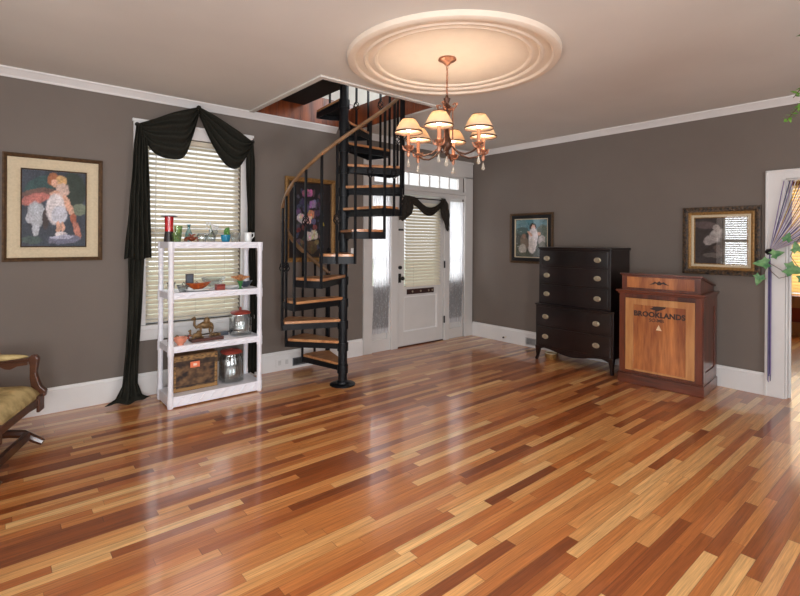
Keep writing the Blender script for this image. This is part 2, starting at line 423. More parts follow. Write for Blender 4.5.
def blind(name, label, x0, x1, z0, z1, y, mat, pitch=.044, wd=.05, tilt=36, axis='x', loc=None, sgn=1, grp=None):
    """horizontal slat blind; axis 'x' runs along x at depth y, 'y' runs along y at x=y"""
    P = (lambda u, d, z: (u, y+d, z)) if axis == 'x' else (lambda u, d, z: (y+d, u, z))
    lo = P((x0+x1)/2, 0, z0)
    t = thing(name, label, 'blind', lo, grp)
    hb = MB()
    a = P(x0, -.02, z1-.045); b = P(x1, .03, z1); hb.box(a[0], b[0], a[1], b[1], a[2], b[2]); hb.build('headrail', mat, t, bevel=.004)
    sl = MB(); ta = math.radians(tilt); z = z1-.075
    while z > z0+.03:
        dy, dz = wd/2*math.cos(ta), wd/2*math.sin(ta); th = .0014
        q = []
        for s1 in (x0, x1):
            for k in range(5):
                f = k/2-1; arc = (1-f*f)*.0022
                q.append(P(s1, dy*f*sgn, z+dz*f+arc))
        nb = 5
        vs = q+[(v[0], v[1], v[2]-th*2) for v in q]
        fs = []
        for k in range(4): fs.append((k, k+1, nb+k+1, nb+k)); fs.append((10+k, 10+nb+k, 10+nb+k+1, 10+k+1))
        fs += [(0, nb, nb+10, 10), (4, 14, 14+nb, 4+nb)]
        sl.add(vs, fs); z -= pitch
    sl.build('slats', mat, t)
    a = P(x0, -.018, z0); b = P(x1, .018, z0+.022); MB().box(a[0], b[0], a[1], b[1], a[2], b[2]).build('bottom_rail', mat, t, bevel=.003)
    L_ = x1-x0
    for f in ((.18, .5, .82) if L_ > .75 else (.2, .8)):
        MB().cyl(P(x0+L_*f, -.0285, z0+.01), P(x0+L_*f, -.0285, z1-.03), .0016, n=6).build('ladder_cord', M['cord'], t)
    return t
t = blind('window_blind', 'cream slatted blind in the window behind the white shelf rack', -4.445, -3.58, .655, 2.365, .025, M['slat'])
MB().cyl((-4.37, -.012, 1.25), (-4.37, -.012, 2.31), .004, n=6).build('tilt_wand', M['cord'], t)

# ================================================================= FRONT DOOR UNIT
w = thing('trim_6', None, None, (-1.03, 0, 0), kind='structure')
c = MB(); c.box(-2.03, -1.895, -.025, 0, 0, 2.36); c.box(-.195, -.022, -.025, 0, 0, 2.36); c.box(-2.03, -.022, -.025, 0, 2.34, 2.56)
c.box(-2.045, -.018, -.04, 0, 2.555, 2.585)
c.build('casing', M['doorwhite'], w, bevel=.004)
c = MB(); c.box(-1.895, -.195, -.005, .12, 2.03, 2.13); c.box(-1.895, -.195, -.04, 0, 2.085, 2.125)
c.build('transom_bar', M['doorwhite'], w, bevel=.004)
c = MB(); c.box(-1.588, -1.472, -.02, .12, 0, 2.03); c.build('door_post', M['doorwhite'], w, bevel=.004)
c = MB(); c.box(-.612, -.512, -.02, .12, 0, 2.03); c.build('door_post', M['doorwhite'], w, bevel=.004)
c = MB(); c.box(-1.472, -.612, 0, .15, -.0, .012); c.build('threshold', M['walnut'], w)
# transom light
w = thing('window_2', None, None, (-1.05, 0, 2.13), kind='structure')
c = MB(); c.box(-1.895, -.195, .02, .07, 2.13, 2.165); c.box(-1.895, -.195, .02, .07, 2.325, 2.36)
c.box(-1.895, -1.84, .02, .07, 2.165, 2.325); c.box(-.285, -.195, .02, .07, 2.165, 2.325)
for i in range(1, 8):
    x = -1.84+1.555*i/8; c.box(x-.009, x+.009, .025, .06, 2.165, 2.325)
c.build('window_frame', M['doorwhite'], w)
MB().box(-1.84, -.285, .044, .048, 2.165, 2.325).build('window_pane', M['pane'], w)
# sidelights
for k, (a, b) in enumerate(((-1.895, -1.588), (-.512, -.195))):
    w = thing('window_%d' % (k+3), None, None, ((a+b)/2, 0, 0), kind='structure')
    c = MB(); c.box(a, a+.035, .03, .08, .78, 2.03); c.box(b-.035, b, .03, .08, .78, 2.03); c.box(a+.035, b-.035, .03, .08, 1.98, 2.03); c.box(a+.035, b-.035, .03, .08, .78, .84)
    for z in (1.15, 1.50): c.box(a+.035, b-.035, .035, .07, z-.008, z+.008)
    c.build('window_frame', M['doorwhite'], w)
    MB().box(a+.035, b-.035, .053, .057, .84, 1.98).build('window_pane', M['pane'], w)
    c = MB(); c.box(a, b, .03, .10, .0, .78); c.box(a, b, .005, .03, 0, .15); c.box(a, b, .005, .03, .72, .78); c.box(a, a+.04, .005, .03, .15, .72); c.box(b-.04, b, .005, .03, .15, .72)
    c.build('sidelight_panel', M['doorwhite'], w, bevel=.003)

# sheer sidelight curtains, white above; dense lace below with its shadow texture painted in
def sheer_mat():
    m, t = cloth_mat('sheer_lace', (.82, .82, .84), .62, 0, .04, 30)
    L = t.links.new; out = t.nodes['Material Output']; cloth = [n for n in t.nodes if n.type == 'MIX_SHADER'][0]
    mx = [n for n in t.nodes if n.type == 'MIX'][0]
    tc = [n for n in t.nodes if n.type == 'TEX_COORD'][0]
    sp = N(t, 'ShaderNodeSeparateXYZ'); L(tc.outputs['Object'], sp.inputs[0])
    vr = N(t, 'ShaderNodeTexVoronoi', i_Scale=55); mp = N(t, 'ShaderNodeMapping'); mp.inputs['Scale'].default_value = (1.6, .3, .6)
    L(tc.outputs['Object'], mp.inputs[0]); L(mp.outputs[0], vr.inputs['Vector'])
    rp = N(t, 'ShaderNodeMapRange', i_1=.1, i_2=.5, i_3=.12, i_4=.5); L(vr.outputs['Distance'], rp.inputs[0])
    zr = N(t, 'ShaderNodeMapRange', i_1=.72, i_2=.60); L(sp.outputs[2], zr.inputs[0])
    zb = N(t, 'ShaderNodeMapRange', i_1=.05, i_2=.08); L(sp.outputs[2], zb.inputs[0])
    zz = N(t, 'ShaderNodeMath', operation='MULTIPLY'); L(zr.outputs[0], zz.inputs[0]); L(zb.outputs[0], zz.inputs[1])
    f = N(t, 'ShaderNodeMath', operation='MULTIPLY'); L(zz.outputs[0], f.inputs[0]); L(rp.outputs[0], f.inputs[1])
    m2 = N(t, 'ShaderNodeMix', data_type='RGBA'); L(f.outputs[0], m2.inputs[0]); L(mx.outputs[2], m2.inputs[6]); m2.inputs[7].default_value = (.10, .085, .08, 1)
    for nn in t.nodes:
        if nn.type in ('BSDF_DIFFUSE', 'BSDF_TRANSLUCENT'): L(m2.outputs[2], nn.inputs[0])
    tr = N(t, 'ShaderNodeBsdfTransparent'); ms = N(t, 'ShaderNodeMixShader', i_0=.07); L(cloth.outputs[0], ms.inputs[1]); L(tr.outputs[0], ms.inputs[2]); L(ms.outputs[0], out.inputs[0])
    return m
M['sheer'] = sheer_mat()
for a, b, lb in ((-1.87, -1.60, 'white sheer lace curtain left of the front door, behind the spiral stair'), (-.50, -.215, 'white sheer lace curtain right of the front door, near the room corner')):
    t = thing('sheer_curtain', lb, 'curtain', ((a+b)/2, -.01, .235), 'sheer curtains beside the front door')
    def fn(u, v, a=a, b=b):
        z = .235+1.75*v
        gather = 1-.10*math.sin(PI*min(1, v*2.4))*(v < .42)
        x = (a+b)/2+(u-.5)*(b-a)*gather - (.0 if v > .35 else (.35-v)*.06)
        return (x, -.012+.012*math.sin(u*34+1.5*math.sin(v*3))*(.6+.4*v)+.004*math.sin(u*71+v*9), z)
    MB().grid(fn, 60, 40).build('curtain_panel', M['sheer'], t, smooth=True)
    MB().cyl((a-.01, -.015, 1.985), (b+.01, -.015, 1.985), .006, n=8).build('curtain_rod', M['white'], t)

# the door leaf
d = thing('door_1', None, None, (-1.042, .03, 0), kind='structure')
x0, x1 = -1.466, -.618
c = MB(); c.box(x0, x0+.12, .01, .055, .014, 2.02); c.box(x1-.11, x1, .01, .055, .014, 2.02); c.box(x0+.12, x1-.11, .01, .055, 1.88, 2.02)
c.box(x0+.12, x1-.11, .01, .055, .014, .2); c.box(x0+.12, x1-.11, .01, .055, .67, .80)
c.build('door_frame', M['doorwhite'], d, bevel=.004)
c = MB(); c.box(x0+.12, x1-.11, .028, .045, .2, .67)
c.build('door_panel', M['doorwhite'], d, bevel=.003)
c = MB()
for q in ((x0+.12, x1-.11, .2, .215), (x0+.12, x1-.11, .655, .67), (x0+.12, x0+.135, .215, .655), (x1-.125, x1-.11, .215, .655)): c.box(q[0], q[1], .018, .028, q[2], q[3])
c.build('panel_moulding', M['white'], d)
MB().box(x0+.12, x1-.11, .030, .034, .80, 1.88).build('window_pane', M['pane'], d)
c = MB(); c.box(-1.30, -.80, .004, .010, .695, .765); c.build('mail_slot', pm('mail_slot_bronze', srgb(58, 34, 30), .5), d, bevel=.002)
ms_ = thing
for x in (-1.20, -1.05, -.90, -.83): 
    MB().cyl((x, .004, .73), (x, .001, .73), .014, n=12).build('slot_rosette', M['brass'], d)
c = MB(); c.cyl((-1.425, .01, .92), (-1.425, -.04, .92), .010); c.ball((-1.425, -.055, .92), .027); c.box(-1.447, -1.403, .004, .010, .86, .98); c.build('door_knob', M['darkmetal'], d, smooth=True)
c = MB(); c.cyl((-1.425, .01, 1.06), (-1.425, -.012, 1.06), .024); c.box(-1.43, -1.42, -.03, -.012, 1.045, 1.075); c.build('deadbolt', M['darkmetal'], d)
c = MB(); c.box(-1.47, -1.38, -.012, .01, 1.545, 1.57); c.cyl((-1.455, -.014, 1.557), (-1.385, -.014, 1.557), .009); c.build('barrel_bolt', M['darkmetal'], d)
for z in (.30, 1.08, 1.75):
    c = MB(); c.cyl((-.615, -.026, z-.05), (-.615, -.026, z+.05), .008); c.box(-.63, -.60, -.022, -.020, z-.05, z+.05); c.build('hinge', M['darkmetal'], d)
blind('door_blind', 'cream slatted blind over the front door glass', x0+.105, x1-.095, .80, 1.93, -.022, M['slat'], pitch=.042, wd=.046, tilt=44)

# ================================================================= SCARVES
def swag(mb, top, bot, y0, folds=5, amp=.03, bulge=.05):
    """top/bot are polylines in (x,z) of equal length"""
    def pick(pl, u):
        f = u*(len(pl)-1); i = min(int(f), len(pl)-2); k = f-i
        # catmull
        p0 = pl[max(i-1, 0)]; p1 = pl[i]; p2 = pl[i+1]; p3 = pl[min(i+2, len(pl)-1)]
        return [.5*((2*p1[j])+(-p0[j]+p2[j])*k+(2*p0[j]-5*p1[j]+4*p2[j]-p3[j])*k*k+(-p0[j]+3*p1[j]-3*p2[j]+p3[j])*k**3) for j in (0, 1)]
    def fn(u, v):
        a = pick(top, u); b = pick(bot, u)
        e = math.sin(PI*u)**.6 if 0 < u < 1 else 0
        y = y0-.012-bulge*e*math.sin(PI*min(1, v*.9+.1))-amp*(.35+.65*e)*(.5+.5*math.sin(v*folds*2*PI+1.3*math.sin(u*5)))
        return (a[0]+(b[0]-a[0])*v, y, a[1]+(b[1]-a[1])*v)
    mb.grid(fn, 40, 44)
def tail(mb, rows, y0, pleats=4, amp=.03):
    """rows: (z, xleft, xright, y) from top to bottom"""
    def fn(u, v):
        f = v*(len(rows)-1); i = min(int(f), len(rows)-2); k = f-i
        a, b = rows[i], rows[i+1]; r = [a[j]+(b[j]-a[j])*k for j in range(4)]
        ph = 1.1*math.sin(v*4)
        return (r[1]+(r[2]-r[1])*u, r[3]+y0-amp*math.sin(u*pleats*2*PI+ph)*(.4+.6*v)-.006*math.sin(u*23+v*20), r[0]+.012*math.sin(u*9)*v)
    mb.grid(fn, 48, 50)
sc = thing('window_scarf', 'long black scarf valance draped in two swags over the left window', 'curtain', (-4.0, -.06, 0))
mb = MB(); swag(mb, [(-4.53,2.44),(-4.40,2.50),(-4.26,2.575),(-4.12,2.64),(-4.01,2.685)], [(-4.50,2.36),(-4.41,2.20),(-4.27,2.155),(-4.12,2.22),(-4.01,2.60)], -.03, 4, .05)
mb.build('swag', M['scarf'], sc, smooth=True, solid=.003)
mb = MB(); swag(mb, [(-4.01,2.685),(-3.87,2.62),(-3.73,2.55),(-3.60,2.50),(-3.48,2.43)], [(-4.0,2.60),(-3.88,2.32),(-3.75,2.15),(-3.61,2.15),(-3.48,2.37)], -.03, 4, .05)
mb.build('swag', M['scarf'], sc, smooth=True, solid=.003)
mb = MB(); tail(mb, [(2.44,-4.545,-4.48,0),(2.25,-4.565,-4.455,0),(1.9,-4.585,-4.44,0),(1.55,-4.61,-4.43,-.01),(1.24,-4.635,-4.415,-.015)], -.075, 5, .022)
mb.build('tail', M['scarf'], sc, smooth=True, solid=.003)
mb = MB(); tail(mb, [(2.40,-4.54,-4.48,0),(1.9,-4.56,-4.46,0),(1.25,-4.60,-4.47,0),(.9,-4.60,-4.49,-.02),(.45,-4.62,-4.52,-.045),(.15,-4.65,-4.53,-.06),(.05,-4.70,-4.50,-.09),(.022,-4.79,-4.44,-.15)], -.05, 3, .02)
mb.build('tail', M['scarf'], sc, smooth=True, solid=.003)
mb = MB(); tail(mb, [(2.43,-3.53,-3.46,0),(2.2,-3.545,-3.45,0),(1.8,-3.53,-3.445,0),(1.4,-3.52,-3.45,0),(.9,-3.50,-3.42,-.01),(.4,-3.50,-3.40,-.02),(.05,-3.52,-3.39,-.02)], -.055, 3, .02)
mb.build('tail', M['scarf'], sc, smooth=True, solid=.003)
for x, z in ((-4.535, 2.435), (-3.475, 2.425), (-4.01, 2.68)):
    c = MB(); c.ball((x, -.06, z), .02, .03, .018); c.cyl((x, 0, z), (x, -.06, z), .006, n=8); c.build('scarf_holder', M['scarf'] if z > 2.6 else M['darkmetal'], sc, smooth=True)

ds = thing('door_scarf', 'dark brown scarf swag over the top of the front door', 'curtain', (-1.03, -.05, 1.7))
mb = MB(); swag(mb, [(-1.40,2.00),(-1.24,1.99),(-1.05,1.88),(-.88,1.885),(-.72,1.97),(-.66,1.99)], [(-1.36,1.93),(-1.22,1.87),(-1.05,1.765),(-.90,1.77),(-.77,1.86),(-.70,1.94)], -.05, 4, .022, .03)
mb.build('swag', M['scarf2'], ds, smooth=True, solid=.003)
mb = MB(); tail(mb, [(2.01,-1.42,-1.31,0),(1.93,-1.46,-1.27,0),(1.85,-1.47,-1.27,0),(1.78,-1.48,-1.28,0),(1.68,-1.50,-1.40,0)], -.07, 3, .018)
mb.build('tail', M['scarf2'], ds, smooth=True, solid=.003)
mb = MB(); tail(mb, [(2.01,-.74,-.65,0),(1.93,-.77,-.61,0),(1.84,-.765,-.585,0),(1.74,-.735,-.575,0),(1.63,-.66,-.58,0),(1.56,-.62,-.59,0)], -.07, 3, .018)
mb.build('tail', M['scarf2'], ds, smooth=True, solid=.003)
MB().cyl((-1.44, -.045, 1.985), (-.64, -.045, 1.985), .008, n=8).build('rod', M['darkmetal'], ds)
for x in (-1.40, -.68): MB().cyl((x, 0.01, 1.985), (x, -.045, 1.985), .006, n=8).build('rod_bracket', M['darkmetal'], ds)

# ================================================================= RIGHT DOORWAY
c = MB()
for a, b in ((-3.745, -3.60), (-4.77, -4.62)): c.box(-.022, 0, a, b, 0, 2.075); 
c.box(-.022, 0, -4.62, -3.745, 2.0, 2.075)
c.box(-.03, 0, -3.615, -3.598, 0, 2.08); c.box(-.03, 0, -4.78, -3.598, 2.065, 2.085)
c.box(0, .14, -3.76, -3.745, 0, 2.0); c.box(0, .14, -4.62, -4.605, 0, 2.0); c.box(0, .14, -4.605, -3.76, 1.985, 2.0)
c.box(.06, .075, -3.775, -3.76, 0, 1.985)
tag(c.build('trim_7', M['white'], bevel=.003), kind='structure')
# next room
tag(MB().box(3.9, 4.05, -7.0, -1.0, 0, .6).box(3.9, 4.05, -7.0, -5.0, .6, 2.3).box(3.9, 4.05, -1.9, -1.0, .6, 2.3).box(3.9, 4.05, -7, -1, 2.3, H).build('wall_next_room', M['redwall'], origin=(0,0,0)), kind='structure')
tag(MB().box(.14, 4.05, -1.0, -.9, 0, H).build('wall_next_room_side', M['redwall']), kind='structure')
tag(MB().box(.14, 4.05, -7.1, -7.0, 0, H).build('wall_next_room_rear', M['redwall']), kind='structure')
tag(MB().box(.15, 4.05, -7.0, -1.0, H, H+.1).build('ceiling_next_room', M['ceil']), kind='structure')
tag(MB().box(3.87, 3.9, -7, -1, 0, .2).build('baseboard_next_room', M['pine2']), kind='structure')
w = thing('window_5', None, None, (3.9, -3.4, .45), kind='structure')
c = MB(); c.box(3.87, 3.9, -5.0, -1.9, .42, .6); c.box(3.87, 3.9, -5.0, -1.9, 2.3, 2.4); c.box(3.87, 3.9, -2.0, -1.9, .6, 2.3); c.box(3.87, 3.9, -5.0, -4.9, .6, 2.3)
c.build('window_frame', M['pine2'], w)
MB().box(3.98, 3.985, -4.9, -2.0, .6, 2.3).build('window_pane', M['pane'], w)
blind('wide_blind', 'yellow lit slatted blind in the window of the room beyond the doorway', -4.89, -2.01, .61, 2.3, 3.93, M['yellowslat'], pitch=.05, wd=.056, tilt=50, axis='y')
yl = M['redwall']

# string curtain in the doorway
sc = thing('string_curtain', 'purple and white string curtain gathered at the right doorway', 'curtain', (-.06, -3.64, .12))
cols = [pm('string_purple', srgb(140, 124, 166), .8), pm('string_white', srgb(232, 228, 232), .8), pm('string_navy', srgb(70, 72, 110), .8), pm('string_gold', srgb(190, 160, 100), .8)]
mbs = [MB() for _ in cols]; tie = Vector((-.062, -3.64, 1.335))
for i in range(40):
    y = -3.735-.84*i/39; top = Vector((-.032, y, 1.982)); k = [0, 1, 2, 0, 1, 3, 0, 1][i % 8]
    pts = []
    for j in range(9):
        f = j/8; p = top.lerp(tie, f); p.z -= .10*math.sin(PI*f)*(abs(y+3.64))*.9; p.x -= .01*math.sin(PI*f)
        pts.append(p)
    mbs[k].tube(pts, .0036, 4)
for i in range(18):
    a = 2*PI*i/18; r_ = .016*(.4+.6*random.random())
    mbs[(0, 2, 2, 0)[i % 4]].tube([tie+Vector((0, 0, -.01)), tie+Vector((r_*math.cos(a)*.4, r_*math.sin(a), -.2)), tie+Vector((r_*math.cos(a)*.4, r_*math.sin(a), -1.1-.1*random.random()))], .0035, 4)
for k, q in enumerate(mbs):
    o = q.build('strings', cols[k], sc); tag(o, kind='stuff')
c = MB(); c.ball(tie, .028, .035, .022)
for i in range(14):
    a = i*2.4; c.ball(tie+Vector((.018*math.sin(a*1.7), .03*math.cos(a), .022*math.sin(a))), .009, n=6, m=4)
c.cyl((-.02, -3.64, 1.335), (-.05, -3.64, 1.335), .006)
c.build('tieback', M['black'], sc, smooth=True)
MB().cyl((-.032, -3.72, 1.985), (-.032, -4.60, 1.985), .005, n=8).build('rod', M['white'], sc)
for y in (-3.73, -4.59): MB().cyl((-.02, y, 2.003), (-.032, y, 1.985), .004, n=6).build('rod_bracket', M['white'], sc)

# ================================================================= PLASTIC SHELF RACK
SX0, SX1, SY0, SY1 = -4.395, -3.562, -.545, -.165
SH = [1.395, .965, .517, .095]
rk = thing('shelf_rack', 'white plastic four tier shelf rack in front of the left window', 'shelf', ((SX0+SX1)/2, (SY0+SY1)/2, 0))
px = [(x, y) for x in (SX0+.028, SX1-.028) for y in (SY0+.028, SY1-.028)]
for x, y in px:
    c = MB()
    zz = [0]+[z for z in reversed(SH)]
    for a, b in zip(zz, zz[1:]):
        c.lathe([(.0, a), (.022, a), (.025, a+.02), (.021, a+.06), (.022, b-.09), (.027, b-.075), (.027, b+.001), (0, b+.001)], (x, y, 0), 14)
    c.build('post', M['plastic'], rk, smooth=True)
for z in SH:
    c = MB()
    # moulded tray: thin top, deep skirt, ribs
    q_ = .012; sk = z-(.085 if z < .2 else .054)
    X0, X1, Y0, Y1 = SX0+q_, SX1-q_, SY0+q_, SY1-q_
    c.box(X0, X1, Y0, Y1, z-.012, z)
    for a in ((X0, X1, Y0, Y0+.008), (X0, X1, Y1-.008, Y1), (X0, X0+.008, Y0+.008, Y1-.008), (X1-.008, X1, Y0+.008, Y1-.008)): c.box(a[0], a[1], a[2], a[3], sk, z-.012)
    # wavy relief along the front skirt
    nw = 8; L_ = (SX1-SX0-.10)/nw
    for i in range(nw):
        x = SX0+.05+i*L_
        c.tube([(x, Y0-.001, sk+.012), (x+L_*.3, Y0-.003, sk+.02), (x+L_*.7, Y0-.003, z-.022), (x+L_, Y0-.001, z-.015)], [.002, .008, .008, .002], 6)
    c.build('shelf', M['plastic'], rk, bevel=.003)

# ----- glassware and ornaments
G = {'clear': pane_mat('clear_glass', (.95, .975, .975), .12, .02, 0, (.8, .85, .85)),
     'green': pane_mat('green_glass', (.8, .92, .7), .12, .02, .12, (.55, .7, .4)),
     'aqua': pane_mat('aqua_glass', (.62, .82, .85), .12, .02, .15, (.35, .55, .6)),
     'grey': pane_mat('smoky_glass', (.8, .83, .83), .14, .02, .12, (.5, .53, .53)),
     'red': pm('red_lacquer', srgb(190, 24, 30), .2, var=.1, coat=.5), 'redlid': pm('brick_red_lid', srgb(150, 62, 50), .5),
     'dark': pm('dark_glaze', (.03, .02, .02), .3), 'amber': pm('amber_brown', srgb(128, 56, 30), .3, var=.4, scale=60),
     'blue': pm('blue_glaze', srgb(30, 128, 160), .25), 'white': pm('white_porcelain', srgb(235, 236, 234), .2, var=.02),
     'orange': pm('orange_glaze', srgb(206, 106, 36), .3, scale=40, col2=srgb(150, 60, 30)), 'pink': pm('peach_glaze', srgb(228, 150, 122), .35),
     'camel': pm('bronze_gilt', srgb(118, 92, 58), .45, .3, var=.35, scale=50), 'bark': pm('dark_brown_wood', srgb(84, 44, 34), .5),
     'slate': pm('slate', srgb(70, 78, 90), .4), 'flower': pm('peach_petals', srgb(214, 160, 110), .6, scale=50, col2=srgb(150, 90, 60)),
     'leaf': pm('small_leaf_green', srgb(90, 140, 70), .6), 'tag': pm('orange_tag', srgb(240, 130, 90), .6),
     'tagw': pm('orange_tag_print', srgb(250, 215, 190), .6)}
z = SH[0]
# top tier, left to right
t = thing('vase', 'tall red vase with a dark ruffled rim on the top tier of the rack', 'vase', (-4.335, -.32, z))
MB().lathe([(0, 0), (.042, 0), (.04, .03), (.034, .09)], (-4.335, -.32, z), 20).build('foot', G['dark'], t, smooth=True)
MB().lathe([(.034, .09), (.034, .14), (.036, .18), (.037, .225), (.033, .225), (.034, .1)], (-4.335, -.32, z), 20).build('body', G['red'], t, smooth=True)
MB().lathe([(.036, .222), (.05, .23), (.07, .222), (.068, .218), (.04, .224)], (-4.335, -.32, z), 24, wob=lambda a, zz: 1+.12*math.sin(a*6)).build('ruffled_rim', G['dark'], t, smooth=True)
def turned(name, label, cat, x, y, z, prof, mat, group=None, wob=None, n=20):
    t = MB().lathe(prof, (x, y, z), n, wob=wob).build(name, mat, smooth=True); return tag(t, label, cat, group)
turned('glass_tumbler', 'pale green glass tumbler beside the red vase', 'glass', -4.262, -.33, z, [(0, 0), (.022, 0), (.035, .14), (.033, .14), (.02, .008), (0, .008)], G['green'])
turned('glass_jar', 'green tinted ribbed glass cup behind the foot of the red vase', 'glass', -4.30, -.42, z, [(0, 0), (.028, 0), (.036, .05), (.038, .08), (.035, .08), (.026, .008), (0, .008)], G['green'], wob=lambda a, q: 1+.05*math.sin(12*a))
t = turned('glass_bottle', 'small aqua blue glass bottle behind the amber ornament', 'bottle', -4.165, -.30, z, [(0, 0), (.026, 0), (.03, .03), (.028, .08), (.013, .11), (.011, .14), (.02, .155), (.017, .155), (.009, .13), (0, .12)], G['aqua'])
# amber crab-like ornament
c = MB(); bx, by = -4.175, -.42
c.ball((bx, by, z+.028), .034, .028, .022)
for i in range(6):
    s1 = -1 if i % 2 else 1; k = i//2
    c.tube([(bx+s1*.02, by, z+.03), (bx+s1*(.035+.008*k), by-.02+.02*k, z+.045-.006*k), (bx+s1*(.05+.004*k), by-.025+.025*k, z+.004)], [.008, .007, .004], 6)
c.tube([(bx, by, z+.04), (bx-.012, by, z+.065), (bx-.03, by, z+.07)], [.01, .008, .004], 6); c.tube([(bx, by, z+.04), (bx+.012, by, z+.062), (bx+.03, by, z+.067)], [.01, .008, .004], 6)
tag(c.build('ornament', G['amber'], smooth=True), 'small amber brown crab shaped ornament on the top tier', 'ornament')
turned('glass_jar', 'low clear glass jar right of the amber ornament', 'glass', -4.07, -.36, z, [(0, 0), (.036, 0), (.044, .03), (.042, .065), (.034, .075), (.031, .075), (.038, .06), (.04, .03), (.03, .006), (0, .006)], G['clear'])
t = thing('bud_vase', 'round clear glass vase with a pale blossom sprig on the top tier', 'vase', (-3.985, -.35, z))
MB().lathe([(0, 0), (.03, 0), (.042, .03), (.04, .06), (.018, .085), (.02, .11), (.017, .11), (.015, .085), (.036, .06), (.036, .03), (0, .006)], (-3.985, -.35, z), 20).build('body', G['clear'], t, smooth=True)
c = MB(); c.tube([(-3.985, -.35, z+.02), (-3.985, -.35, z+.12), (-4.0, -.35, z+.17)], .0025, 5); c.build('flower_stem', G['leaf'], t)
c = MB()
for i in range(9):
    a = i*2.3; c.ball((-3.998+.026*math.cos(a), -.35+.02*math.sin(a), z+.15+.025*math.sin(i*1.3)), .011, .009, .009, 8, 5)
c.build('blossom', G['white'], t, smooth=True)
t = thing('bud_vase', 'small stemmed clear glass vase of white blossoms behind the blue pot', 'vase', (-3.93, -.28, z))
MB().lathe([(0, 0), (.028, 0), (.008, .01), (.007, .05), (.028, .08), (.03, .11), (.027, .11), (.024, .08), (0, .06)], (-3.93, -.28, z), 18).build('body', G['clear'], t, smooth=True)
c = MB()
for i in range(14):
    a = i*2.4; r_ = .01+.003*i
    c.ball((-3.93+r_*math.cos(a), -.28+r_*.7*math.sin(a), z+.13+.02*math.sin(i*1.9)), .012, .01, .010, 8, 5)
c.build('blossom', G['white'], t, smooth=True)
t = thing('plant_pot', 'tiny blue glazed pot with a green plant on the top tier', 'pot', (-3.885, -.44, z))
MB().lathe([(0, 0), (.032, 0), (.041, .035), (.042, .065), (.037, .065), (.035, .05), (0, .045)], (-3.885, -.44, z), 20).build('pot', G['blue'], t, smooth=True)
c = MB()
for i in range(9):
    a = i*2.4; c.ball((-3.875+.016*math.cos(a), -.44+.014*math.sin(a), z+.07+.006*i), .013, .011, .018, 8, 5)
c.build('foliage', G['leaf'], t, smooth=True)
turned('glass_dish', 'clear fluted glass dish left of the small white pitcher', 'dish', -3.775, -.38, z, [(0, 0), (.03, 0), (.03, .01), (.048, .05), (.056, .09), (.053, .09), (.044, .05), (.02, .012), (0, .012)], G['clear'], wob=lambda a, q: 1+.04*math.sin(10*a))
t = thing('pitcher', 'small white china pitcher at the right end of the top tier', 'pitcher', (-3.665, -.42, z))
MB().lathe([(0, 0), (.03, 0), (.034, .03), (.032, .06), (.036, .09), (.033, .09), (.029, .06), (.03, .03), (0, .006)], (-3.665, -.42, z), 20, wob=lambda a, q: 1+(.18*max(0, math.cos(a-PI))**6 if q > .08 else 0)).build('body', G['white'], t, smooth=True)
MB().tube([(-3.633, -.42, z+.08), (-3.608, -.42, z+.088), (-3.608, -.42, z+.055), (-3.632, -.42, z+.03)], .005, 6).build('handle', G['white'], t, smooth=True)
# second tier
z = SH[1]
turned('glass_dish', 'smoky grey glass dish at the left end of the second tier', 'dish', -4.255, -.45, z, [(0, 0), (.025, 0), (.04, .03), (.05, .06), (.046, .06), (.036, .03), (0, .008)], G['grey'])
turned('glass_cup', 'small clear glass cup behind the smoky grey dish', 'glass', -4.31, -.30, z, [(0, 0), (.025, 0), (.032, .05), (.04, .075), (.037, .075), (.028, .04), (0, .008)], G['clear'])
t = thing('photo_easel', 'small dark framed photo on a curled wire easel, second tier', 'picture frame', (-4.165, -.33, z))
c = MB(); c.box(-4.202, -4.133, -.345, -.335, z+.035, z+.145); c.build('frame', G['dark'], t, bevel=.003)
c = MB(); c.box(-4.191, -4.144, -.347, -.345, z+.047, z+.133); c.build('photo', G['slate'], t)
c = MB()
for s1 in (-1, 1):
    c.tube([(-4.167+s1*.03, -.34, z+.03), (-4.167+s1*.055, -.36, z+.035), (-4.167+s1*.07, -.365, z+.06), (-4.167+s1*.055, -.36, z+.075), (-4.167+s1*.045, -.36, z+.062)], .0035, 6)
    c.tube([(-4.167+s1*.03, -.34, z+.03), (-4.167+s1*.04, -.345, z+.002)], .0035, 6)
c.tube([(-4.197, -.34, z+.03), (-4.137, -.34, z+.03)], .0035, 6); c.tube([(-4.167, -.33, z+.10), (-4.167, -.28, z+.002)], .003, 6)
c.build('easel', M['black'], t, smooth=True)
def boat(name, label, cat, x, y, z, lx, ly, h, mat, mat2=None):
    t = thing(name, label, cat, (x, y, z))
    prof = [(0, 0), (.3, 0), (.6, .3), (1, 1), (.96, 1), (.55, .34), (0, .12)]
    mb = MB(); vs = []; fs = []; n = 28
    for r, q in prof:
        for k in range(n):
            a = 2*PI*k/n; cx = abs(math.cos(a))
            vs.append((x+lx*r*math.cos(a), y+ly*r*math.sin(a)*(1-.35*cx), z+h*(q*(1+.0*cx))+h*.25*q*cx**3))
    for i in range(len(prof)-1):
        for k in range(n): fs.append((i*n+k, i*n+(k+1) % n, (i+1)*n+(k+1) % n, (i+1)*n+k))
    mb.add(vs, fs); mb.build('bowl', mat, t, smooth=True)
    return t
tag(MB().lathe([(0, 0), (.08, 0), (.13, .014), (.127, .018), (.08, .006), (0, .006)], (-4.125, -.42, z), 28).build('plate', G['white'], smooth=True), 'white plate under the orange leaf shaped dish', 'plate')
boat('leaf_dish', 'orange leaf shaped dish on a white plate, second tier', 'dish', -4.125, -.44, z+.0145, .115, .06, .05, G['orange'])
